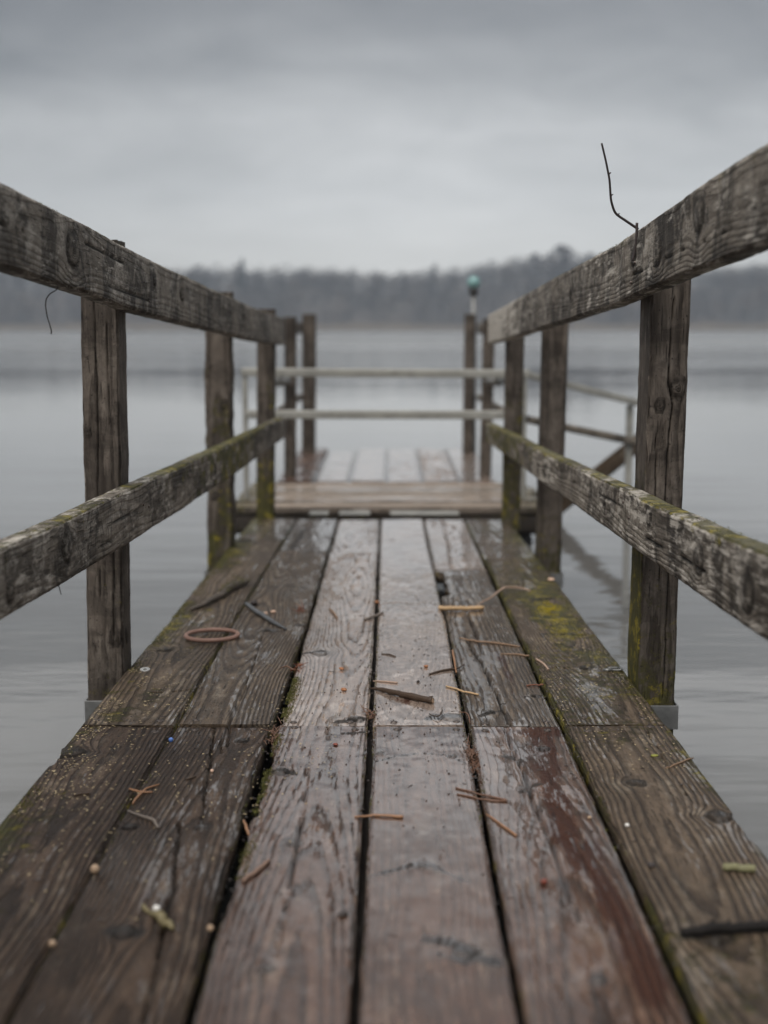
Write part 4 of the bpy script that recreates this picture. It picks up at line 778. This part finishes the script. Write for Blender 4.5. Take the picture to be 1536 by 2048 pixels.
def blob(x,y,r,sq,mat,name,label,cat,seed,flat=False):
    V,F=ball((0,0,0),1,1,14,9); A_=np.array(V); nn=A_/np.maximum(np.linalg.norm(A_,axis=1,keepdims=True),1e-6)
    k=1+((fbm(nn[:,0]*2+seed,nn[:,1]*2,nn[:,2]*2,seed,3)-.5)*(.9 if flat else .35))[:,None]; A_=A_*k*r*np.array((1.0+(.6 if flat else .05)*RNG.random(),1,sq))
    a=RNG.uniform(0,3.1); c,s=math.cos(a),math.sin(a); A_=A_@np.array(((c,-s,0),(s,c,0),(0,0,1))).T
    z=top(x,y); z=max(z,DZ(y)-.008); local(name,A_+np.array((x,y,z-A_[:,2].min()-.0006)),F,mat,label,cat)
for i,(name,label,cat,m,(x,y),r,sq) in enumerate(BLOBS): blob(x,y,r,sq,M[m],name,label,cat,i+3,name in('bark_chip','leaf_scrap'))
# ring, washer, clip, pod
def torus(c,Rm,rm,zs=1.,n=56,k=12,wob=0.):
    V=[];F=[]
    for i in range(n):
        a=2*math.pi*i/n; rr=Rm*(1+wob*math.sin(a*2+.6))
        for j in range(k):
            b=2*math.pi*j/k; V.append((c[0]+(rr+rm*math.cos(b))*math.cos(a),c[1]+(rr+rm*math.cos(b))*math.sin(a),c[2]+rm*zs*math.sin(b)))
    for i in range(n):
        for j in range(k): F.append((i*k+j,((i+1)%n)*k+j,((i+1)%n)*k+(j+1)%k,i*k+(j+1)%k))
    return V,F
zt=max(top(RING[0]+.06*math.cos(a),RING[1]+.06*math.sin(a)) for a in np.linspace(0,6.28,40))
V,F=torus((RING[0],RING[1],zt+.0052),.0665,.0058,wob=.025); local('rubber_ring',V,F,M['ring'],'thin brown rubber ring lying across the two left planks','ring')
V=[];F=[]; zw=top(*WASHER)
for q,(rr,dz) in enumerate(((.0045,0),(.0045,.0022),(.0115,.0022),(.0115,0))):
    for a in range(24): V.append((WASHER[0]+rr*math.cos(a*math.pi/12),WASHER[1]+rr*math.sin(a*math.pi/12),zw+dz+.0012+.002*math.sin(a*math.pi/12)*rr/.0115))
for q in range(4):
    for a in range(24): F.append((q*24+a,((q+1)%4)*24+a,((q+1)%4)*24+(a+1)%24,q*24+(a+1)%24))
local('washer',V,F,simple('bright_washer',(.62,.62,.6),.3,.8,.3,300,.1),'bright steel washer on the mossy edge of the left plank','washer',False)
(ax_,ay_),(bx_,by_)=CLIP; za=top((ax_+bx_)/2,ay_)+.004; V=[];F=[]; hook=[]
for t_ in np.linspace(0,1,8): hook.append((ax_+(bx_-ax_)*t_,ay_-.004,za))
for a in np.linspace(-1.57,1.57,7): hook.append((bx_+.006*math.cos(a),ay_+.005+.009*math.sin(a),za+.001))
for t_ in np.linspace(1,.35,5): hook.append((ax_+(bx_-ax_)*t_,ay_+.014,za+.001))
tube(V,F,hook,.0026,8); tube(V,F,[(ax_+.002,ay_-.004,za),(ax_+.022,ay_-.004,za)],.0042,10); local('hook',V,F,M['galv'],'small steel hook on the lichen covered edge of the right plank','hook')
P,t=resample(POD,26); rr=np.interp(t,[0,.15,.28,.36,.55,.8,1],[.003,.0034,.0024,.0036,.0072,.0066,.0025]); V=[];F=[]
tube(V,F,[(p[0],p[1],top(*p)+r_*.8) for p,r_ in zip(P,rr)],list(rr),12,flat=.85); local('seed_pod',V,F,M['pod'],'olive seed pod with a stalk on the dark split foreground plank','seed pod')
# clumps of needles in the gaps
CL=[('brown clump of dry needles in the gap at the plank joint',.013,.030,30,'needle_dark'),('rusty needles packed in the long gap beside the reddish plank',.006,.075,46,'needle_dark'),('brown needle litter at the second plank gap, by the bent grain',.011,.030,30,'rust_twig'),('reddish brown tuft of dry sepals at the second plank gap',.014,.016,26,'rust_twig'),('dark needle litter in the gap right behind the bitten plank',.010,.045,34,'needle_dark')]
for (x,y),(lab,sx,sy,nn_,m) in zip(NEEDLES,CL):
    V=[];F=[]; z0=top(x,y)
    z0=max(z0,DZ(y)-.006)
    for q in range(nn_):
        c=np.array((x+random.gauss(0,sx*.5),y+random.gauss(0,sy*.6))); a=random.gauss(1.57,.5); L=random.uniform(.012,.032)
        if sx>.012 and sy<.02: a=random.uniform(0,6.28)
        e=c+np.array((math.cos(a),math.sin(a)))*L; z1=z0+random.uniform(-.006,.006); z2=z1+random.gauss(.003,.005)
        mid=(c+e)/2+np.array((random.gauss(0,.003),random.gauss(0,.003))); tube(V,F,[(c[0],c[1],z1),(mid[0],mid[1],(z1+z2)/2+.002),(e[0],e[1],z2)],[.0009,.0010,.0005],4)
    local('needle_clump',V,F,M[m],lab,'needle clump',group='clumps of dry needles in the plank gaps')
# vine twig on the right handrail, wires under the left rails
V=[];F=[]; P,t=resample(VINE,34); P[:,1]+=np.linspace(-.05,.03,34); tube(V,F,P,list(np.interp(t,[0,.5,1],[.0020,.0024,.0030])),7)
for k in (10,17,24): p=Vector(P[k]); tube(V,F,[p,p+Vector((.005,0,.003))],[.0024,.0012],6)
P2,t2=resample(VINE2,20); xi=np.interp(2.93,[2.61,2.93,3.37],[.523,.517,.509]); P2[:,0]=np.minimum(P2[:,0],xi-.004); P2[:,1]-=.006
tube(V,F,P2,list(np.interp(t2,[0,1],[.0030,.0022])),7); local('vine_twig',V,F,M['vine'],'bare dark vine twig rising from the top of the right handrail','twig')
P,t=resample(WIRE,36); V=[];F=[]; tube(V,F,P,.0011,6); local('wire',V,F,M['wire'],'long thin black wire dangling below the left handrail','wire')
P,t=resample(WIRE2,8); V=[];F=[]; tube(V,F,P,.0009,5); local('wire',V,F,M['wire'],'short thin stalk hanging below the left lower rail','wire')
# countless bud scales and moss blades on the edge planks
V=[];F=[]
def scale_at(x,y):
    z=top(x,y); L=random.uniform(.0012,.0036); wd=L*random.uniform(.35,.6); a=random.uniform(0,6.28); ca,sa=math.cos(a),math.sin(a); b=len(V)
    for u,v,h in ((-1,0,0),(0,-1,.4),(1,0,0),(0,1,.4)): V.append((x+(u*L*ca-v*wd*sa),y+(u*L*sa+v*wd*ca),z+.0008+h*.0010+random.uniform(0,.0008)))
    F.append((b,b+1,b+2,b+3))
for q in range(3600):
    r_=random.random()
    if r_<.50:
        y=random.triangular(1.75,4.4,2.85); x=-.615+min(abs(random.gauss(0,.085)),.185)+.004
    elif r_<.82:
        y=random.triangular(2.2,4.6,3.1); x=.352+random.random()**.8*.19
    else: y=random.triangular(1.7,3.4,2.6); x=random.uniform(-.61,-.1)
    if fbm(x*22,y*9,0,77,3)<.42: continue
    scale_at(x,y)
o=link('bud_scales',mesh_py('bud_scales',V,F,False),M['scale']); tag(o,'pale bud scales scattered over the mossy edge planks','litter',kind='stuff')
def blades(n,pick,mat,name,label,hmin=.0015,hmax=.006,wid=.0011):
    V=[];F=[]
    for q in range(n):
        p=pick()
        if p is None: continue
        x,y,z=p; b=len(V); a=random.uniform(0,6.28); L=random.uniform(hmin,hmax); w_=wid*random.uniform(.6,1.4); dx,dy=math.cos(a),math.sin(a); lx,ly=random.gauss(0,.5)*L,random.gauss(0,.5)*L
        V+= [(x-dx*w_,y-dy*w_,z-.0006),(x+dx*w_,y+dy*w_,z-.0006),(x+lx,y+ly,z+L*random.uniform(.3,1.))]; F.append((b,b+1,b+2))
    o=link(name,mesh_py(name,V,F,False),mat); tag(o,label,'moss',kind='stuff'); return o
def pk_moss():
    r_=random.random()
    if r_<.30: y=random.uniform(2.1,5.4); x=float(EDGEL(y))+abs(random.gauss(0,.016))+.003; s=3.;th_=.50
    elif r_<.52: y=random.uniform(2.8,6.1); x=float(EDGER(y))-abs(random.gauss(0,.02))-.003; s=3.;th_=.50
    elif r_<.66: y=random.uniform(2.75,3.15); x=float(np.interp(y,*GAPX[1]))+.008+abs(random.gauss(0,.010)); th_=.42
    elif r_<.76: y=random.uniform(1.9,2.65); x=float(np.interp(y,*GAPX[1]))+.010+abs(random.gauss(0,.008)); th_=.45
    else:
        y=random.uniform(2.,4.5); g=random.choice(GAPX); x=float(np.interp(y,*g))+random.choice((-1,1))*(.006+abs(random.gauss(0,.003))); th_=.54
    if fbm(x*30,y*13,0,83,3)<th_: return None
    return x,y,top(x,y)
V=[];F=[]
for q in range(1500):
    y=random.triangular(1.5,5.2,2.6); x=random.uniform(-.42,.53) if random.random()<.8 else random.uniform(-.61,-.42)
    if random.random()<.35: x=float(np.interp(y,*random.choice(GAPX)))+random.gauss(0,.012)
    z=top(x,y); a=random.uniform(0,6.28); L=random.uniform(.0014,.0042); n_=random.choice((0,1)); 
    if random.random()<.10:   # a short bit of needle
        L=random.uniform(.006,.016); tube(V,F,[(x,y,z+.0008),(x+math.cos(a)*L,y+math.sin(a)*L,z+.0012)],[.0007,.0005],4)
    else: tube(V,F,[(x,y,z),(x+math.cos(a)*L*.4,y+math.sin(a)*L*.4,z+.0009),(x+math.cos(a)*L,y+math.sin(a)*L,z+.0003)],[L*.25,L*.5,L*.2],4)
o=link('grit',mesh_py('grit',V,F,False),M['dark']); tag(o,'fine dark crumbs and bits of needle strewn over the planks','litter',kind='stuff')
blades(16000,pk_moss,M['moss'],'moss','dark green moss along the plank edges')
RAILS=[(-1,LTY,LTX,[.967,.954,.937,.911,.884,.851,.816,.781]),(-1,[2.15,2.75,3.12,4.12,5.35,6.37],[-.6095,-.590,-.578,-.5455,-.505,-.472],[.397,.384,.379,.366,.350,.333]),
 (1,[2.02,2.61,2.93,3.37,4.05,4.79,6.41],[.535,.523,.517,.509,.496,.482,.451],[.999,.964,.944,.922,.895,.862,.798]),(1,[1.95,2.80,3.12,3.80,4.73,6.46],[.536,.5195,.5135,.501,.483,.450],[.424,.393,.385,.364,.341,.302])]
def pk_rail():
    sg,Y,X,Z=random.choice(RAILS); y=random.uniform(2.0,5.5); x=np.interp(y,Y,X)+sg*random.random()*.04; z=np.interp(y,Y,Z)
    if fbm(x*20,y*16,z*5,91,3)<.52: return None
    return x,y,z-.002
blades(9000,pk_rail,M['moss'],'rail_moss','thin fuzz of moss on the tops of the rails',.001,.0045,.0009)
def pk_lich():
    y=random.gauss(3.85,.24); x=random.gauss(.470,.030)
    if random.random()<.35: y=random.gauss(4.02,.05); x=random.gauss(.463,.017)
    if not .36<x<.54 or fbm(x*45,y*24,0,95,3)<.50: return None
    return x,y,top(x,y)
blades(5200,pk_lich,M['lichen'],'lichen','bright yellow lichen on the right plank',.0008,.0022,.0022)
# ------------------------------------------------------------------ lake
def sheet(name,x0,x1,y0,y1,z,nx,ny):
    V=[(x0+(x1-x0)*i/nx,y0+(y1-y0)*j/ny,z) for j in range(ny+1) for i in range(nx+1)]
    F=[(j*(nx+1)+i,j*(nx+1)+i+1,(j+1)*(nx+1)+i+1,(j+1)*(nx+1)+i) for j in range(ny) for i in range(nx)]
    return mesh_py(name,V,F)
t=NT('lake_water'); pos=t.n('ShaderNodeNewGeometry').outputs['Position']
r1=t.noise(t.vmul(pos,(.33,1.,1.)),1.6,4,.55); r2=t.noise(t.vmul(pos,(.5,1.,1.)),6.,3,.5); r3=t.noise(t.vmul(pos,(.10,.35,1)),.35,2,.5)
sp=t.n('ShaderNodeSeparateXYZ'); t.put(sp.inputs[0],pos); far=t.ss(sp.outputs[1],12,140)
patch=t.noise(t.vmul(pos,(.012,.035,1)),1.,3,.6,.4); calm=t.ss(patch,.42,.62)
hh=t.ma('ADD',t.ma('MULTIPLY',r1,.016),t.ma('MULTIPLY',r2,.0018)); hh=t.ma('ADD',hh,t.ma('MULTIPLY',r3,.03))
amp_=t.ma('MULTIPLY',t.ma('MULTIPLY',t.ma('ADD',.35,t.ma('MULTIPLY',calm,.9)),t.ma('ADD',t.ma('ADD',.45,t.ma('MULTIPLY',t.ss(sp.outputs[1],5,45),t.ss(t.noise(t.vmul(pos,(.035,.16,1)),1.,3,.6,.3),.28,.72,.4,2.4))),t.ma('MULTIPLY',t.ss(sp.outputs[1],120,240),3.))),WAVE)
bn=t.bump(t.ma('MULTIPLY',hh,amp_),1.,1.)
t.bsdf(Base_Color=(.125,.127,.125),Roughness=t.ma('ADD',.04,t.ma('MULTIPLY',t.ss(sp.outputs[1],45,110),t.ss(t.noise(t.vmul(pos,(.010,.03,1)),1.,3,.6,.4),.36,.60,.05,.30))),IOR=1.5,Specular_IOR_Level=.5,Normal=bn)
wat=link('lake',sheet('lake',-420,420,-60,486,WATER,8,12),t.m); tag(wat,'calm grey lake with long faint ripples','lake',kind='structure')
# ------------------------------------------------------------------ far shore
SKX=[-700,-300,0,170,340,420,488,560,640,700,760,830,870,930,1000,1060,1120,1170,1230,1320,1420,1536,1800,2300]
SKY_=[540,536,536,538,541,538,534,542,537,542,549,545,539,535,526,518,512,516,528,534,536,530,528,532]
FARY=520.
def skyline(x): px=778+x/FARY*2800; return (655-np.interp(px,SKX,SKY_))/2800*FARY+.74
nx,ny=160,14; V=[];F=[]
for j in range(ny+1):
    yy=480+j*(230/ny)
    for i in range(nx+1):
        x=-380+760*i/nx; top_=skyline(x*FARY/max(yy,500))-7.6; pr=sst(np.array(yy),481,530); z=-.6+ (top_+.6)*float(pr)+ (fbm(x*.05,yy*.05,0,5,3)-.5)*2*float(pr)
        if yy>560: z-= (yy-560)*.03
        V.append((x,yy,float(z)))
F=[(j*(nx+1)+i,j*(nx+1)+i+1,(j+1)*(nx+1)+i+1,(j+1)*(nx+1)+i) for j in range(ny) for i in range(nx)]
hm=NT('leaf_litter_hillside'); tcn=hm.n('ShaderNodeTexCoord').outputs['Object']; g=hm.noise(tcn,.08,4,.6)
hm.bsdf(Base_Color=hm.mix(hm.ss(g,.35,.65),(.022,.021,.021),(.045,.037,.031)),Roughness=.9)
hill=link('hill',mesh_py('hill',V,F),hm.m); tag(hill,'low wooded hill on the far shore','hill',kind='structure')
HB=BVHTree.FromPolygons(V,F)
def ground(x,y):
    h=HB.ray_cast(Vector((x,y,200)),Vector((0,0,-1))); return h[0].z if h[0] else 0.
TM={'bark':simple('far_bark',(.03,.027,.026),.9,0,.3,.5,0),'twigs':simple('bare_twigs',(.036,.032,.031),.9,0,.5,.2,0),'tawny':simple('tawny_leaves',(.085,.06,.042),.9,0,.5,.2,0),'ever':simple('dark_evergreen',(.014,.024,.023),.9,0,.5,.3,0),'reed':simple('dry_reeds',(.20,.165,.125),.9,0,.5,.3,0)}
def clump(V,F,c,s):
    b=len(V); n=Vector((random.gauss(0,1),random.gauss(0,1),random.gauss(0,1))).normalized(); a=n.orthogonal().normalized(); d=n.cross(a)
    k=random.choice((3,4,5))
    for q in range(k):
        an=6.283*q/k+random.uniform(-.4,.4); rr=s*random.uniform(.4,1.1); V.append(tuple(Vector(c)+a*math.cos(an)*rr+d*math.sin(an)*rr))
    F.append(tuple(range(b,b+k)))
def bare(V,F,TV,TF,x,y,z,h,n,wd=.36):
    tube(TV,TF,[(x,y,z-.5),(x+random.uniform(-.3,.3),y,z+h*.5),(x+random.uniform(-.5,.5),y,z+h*.9)],[h*.016,h*.010,.03],5,cap=False)
    for q in range(5):
        a=random.uniform(0,6.28); z0=z+h*random.uniform(.3,.6); tube(TV,TF,[(x,y,z0),(x+math.cos(a)*h*wd*.5,y+math.sin(a)*h*wd*.5,z0+h*.18),(x+math.cos(a)*h*wd*.8,y+math.sin(a)*h*wd*.8,z0+h*.32)],[h*.007,h*.004,.02],4,cap=False)
    for q in range(n):
        u=random.random()**.6; a=random.uniform(0,6.28); hz=random.uniform(.03,1.); prof=math.sin(min(1,max(.12,(hz-.2)/.8))*math.pi*.86+.15)*wd*h
        clump(V,F,(x+math.cos(a)*prof*u,y+math.sin(a)*prof*u,z+hz*h),h*random.uniform(.025,.075))
def conifer(V,F,TV,TF,x,y,z,h,n,wd=.2):
    tube(TV,TF,[(x,y,z-.5),(x,y,z+h*.96)],[h*.016,.04],5,cap=False)
    for q in range(n):
        hz=random.random()**.8; a=random.uniform(0,6.28); r_=(1-hz)*wd*h*random.uniform(.35,1.05)+.15; clump(V,F,(x+math.cos(a)*r_,y+math.sin(a)*r_,z+h*(.08+.92*hz)-r_*.25),h*random.uniform(.02,.045))
WV={k:[[],[]] for k in TM}
for q in range(3000):
    x=random.uniform(-300,300); y=486+random.random()**.9*95; z=ground(x,y); h=random.uniform(5.5,9.5)*(.8 if y<492 else 1)
    r_=random.random(); kind='ever' if r_<.04 else ('tawny' if r_<.24 else 'twigs')
    if kind=='ever': conifer(*WV['ever'],*WV['bark'],x,y,z,h*random.uniform(.7,1.0),34,.2)
    else: bare(*WV[kind],*WV['bark'],x,y,z,h,58,.42)
allV=[];allF=[];mi=[]
for i,k in enumerate(('bark','twigs','tawny','ever')):
    b=len(allV); allV+=WV[k][0]; allF+=[tuple(b+q for q in f) for f in WV[k][1]]; mi+=[i]*len(WV[k][1])
me=mesh_py('far_wood',allV,allF,False); fw=link('far_wood',me)
for k in ('bark','twigs','tawny','ever'): me.materials.append(TM[k])
me.polygons.foreach_set('material_index',mi); tag(fw,'misty far wood of bare trees covering the hill','wood',kind='stuff')
V=[];F=[]
for q in range(9000):
    x=random.uniform(-290,290); y=480.5+random.random()*4.5; hgt=random.uniform(1.3,2.8)*(.6+.7*fbm(x*.05,0,0,3,2)); b=len(V); l=random.gauss(0,.25); a=random.uniform(-.6,.6); wd=random.uniform(.08,.22)
    V+=[(x-wd*math.cos(a),y-wd*math.sin(a),-.5),(x+wd*math.cos(a),y+wd*math.sin(a),-.5),(x+l+wd*.5,y,-.3+hgt),(x+l-wd*.3,y,-.3+hgt*.95)]; F.append((b,b+1,b+2,b+3))
rd=link('reeds',mesh_py('reeds',V,F,False),TM['reed']); tag(rd,'tan band of dry reeds along the far shore','reeds',kind='stuff')
def fartree(kind,px,ptop,h,y,label,n,wd):
    x=(px-778)/2800*y; ztop=(655-ptop)/2800*y+.74; z=ztop-h
    r_=empty('evergreen_tree' if kind=='ever' else 'bare_tree',(x,y,z),label,'tree','trees standing above the far skyline')
    V=[];F=[];TV=[];TF=[]
    (conifer if kind=='ever' else bare)(V,F,TV,TF,x,y,min(z,ground(x,y)),h+max(0,z-ground(x,y)),n,wd)
    link('crown',mesh_py('crown',V,F,False),TM['ever' if kind=='ever' else 'twigs'],r_); link('trunk',mesh_py('trunk',TV,TF,False),TM['bark'],r_)
fartree('ever',488,520,16,515,'dark pointed evergreen rising above the misty skyline on the left',420,.24)
fartree('ever',868,530,12,520,'small dark evergreen on the skyline near the middle of the far shore',260,.26)
fartree('bare',1118,497,17,505,'broad bare tree crown, the highest on the right skyline',520,.42)
fartree('bare',1062,513,14,515,'bare tree just left of the highest crown on the skyline',320,.38)
fartree('bare',1172,511,14,512,'bare tree just right of the highest crown on the skyline',320,.38)
fartree('bare',400,534,13,518,'bare tree on the skyline left of the pointed evergreen',300,.40)
# ------------------------------------------------------------------ misty air
V=[];F=[]; box(V,F,(0,330,34.),(900,800,72.)); hz=link('haze',mesh_py('haze',V,F,False)); tag(hz,'pale mist over the lake','mist',kind='stuff')
hmn=bpy.data.materials.new('haze_air'); hmn.use_nodes=True; ht=hmn.node_tree; ht.nodes.clear(); ho=ht.nodes.new('ShaderNodeOutputMaterial'); hv=ht.nodes.new('ShaderNodeVolumePrincipled')
hv.inputs['Color'].default_value=(.72,.83,.97,1); hv.inputs['Density'].default_value=HAZE; hv.inputs['Anisotropy'].default_value=.0; ht.links.new(hv.outputs[0],ho.inputs['Volume']); hz.data.materials.append(hmn)
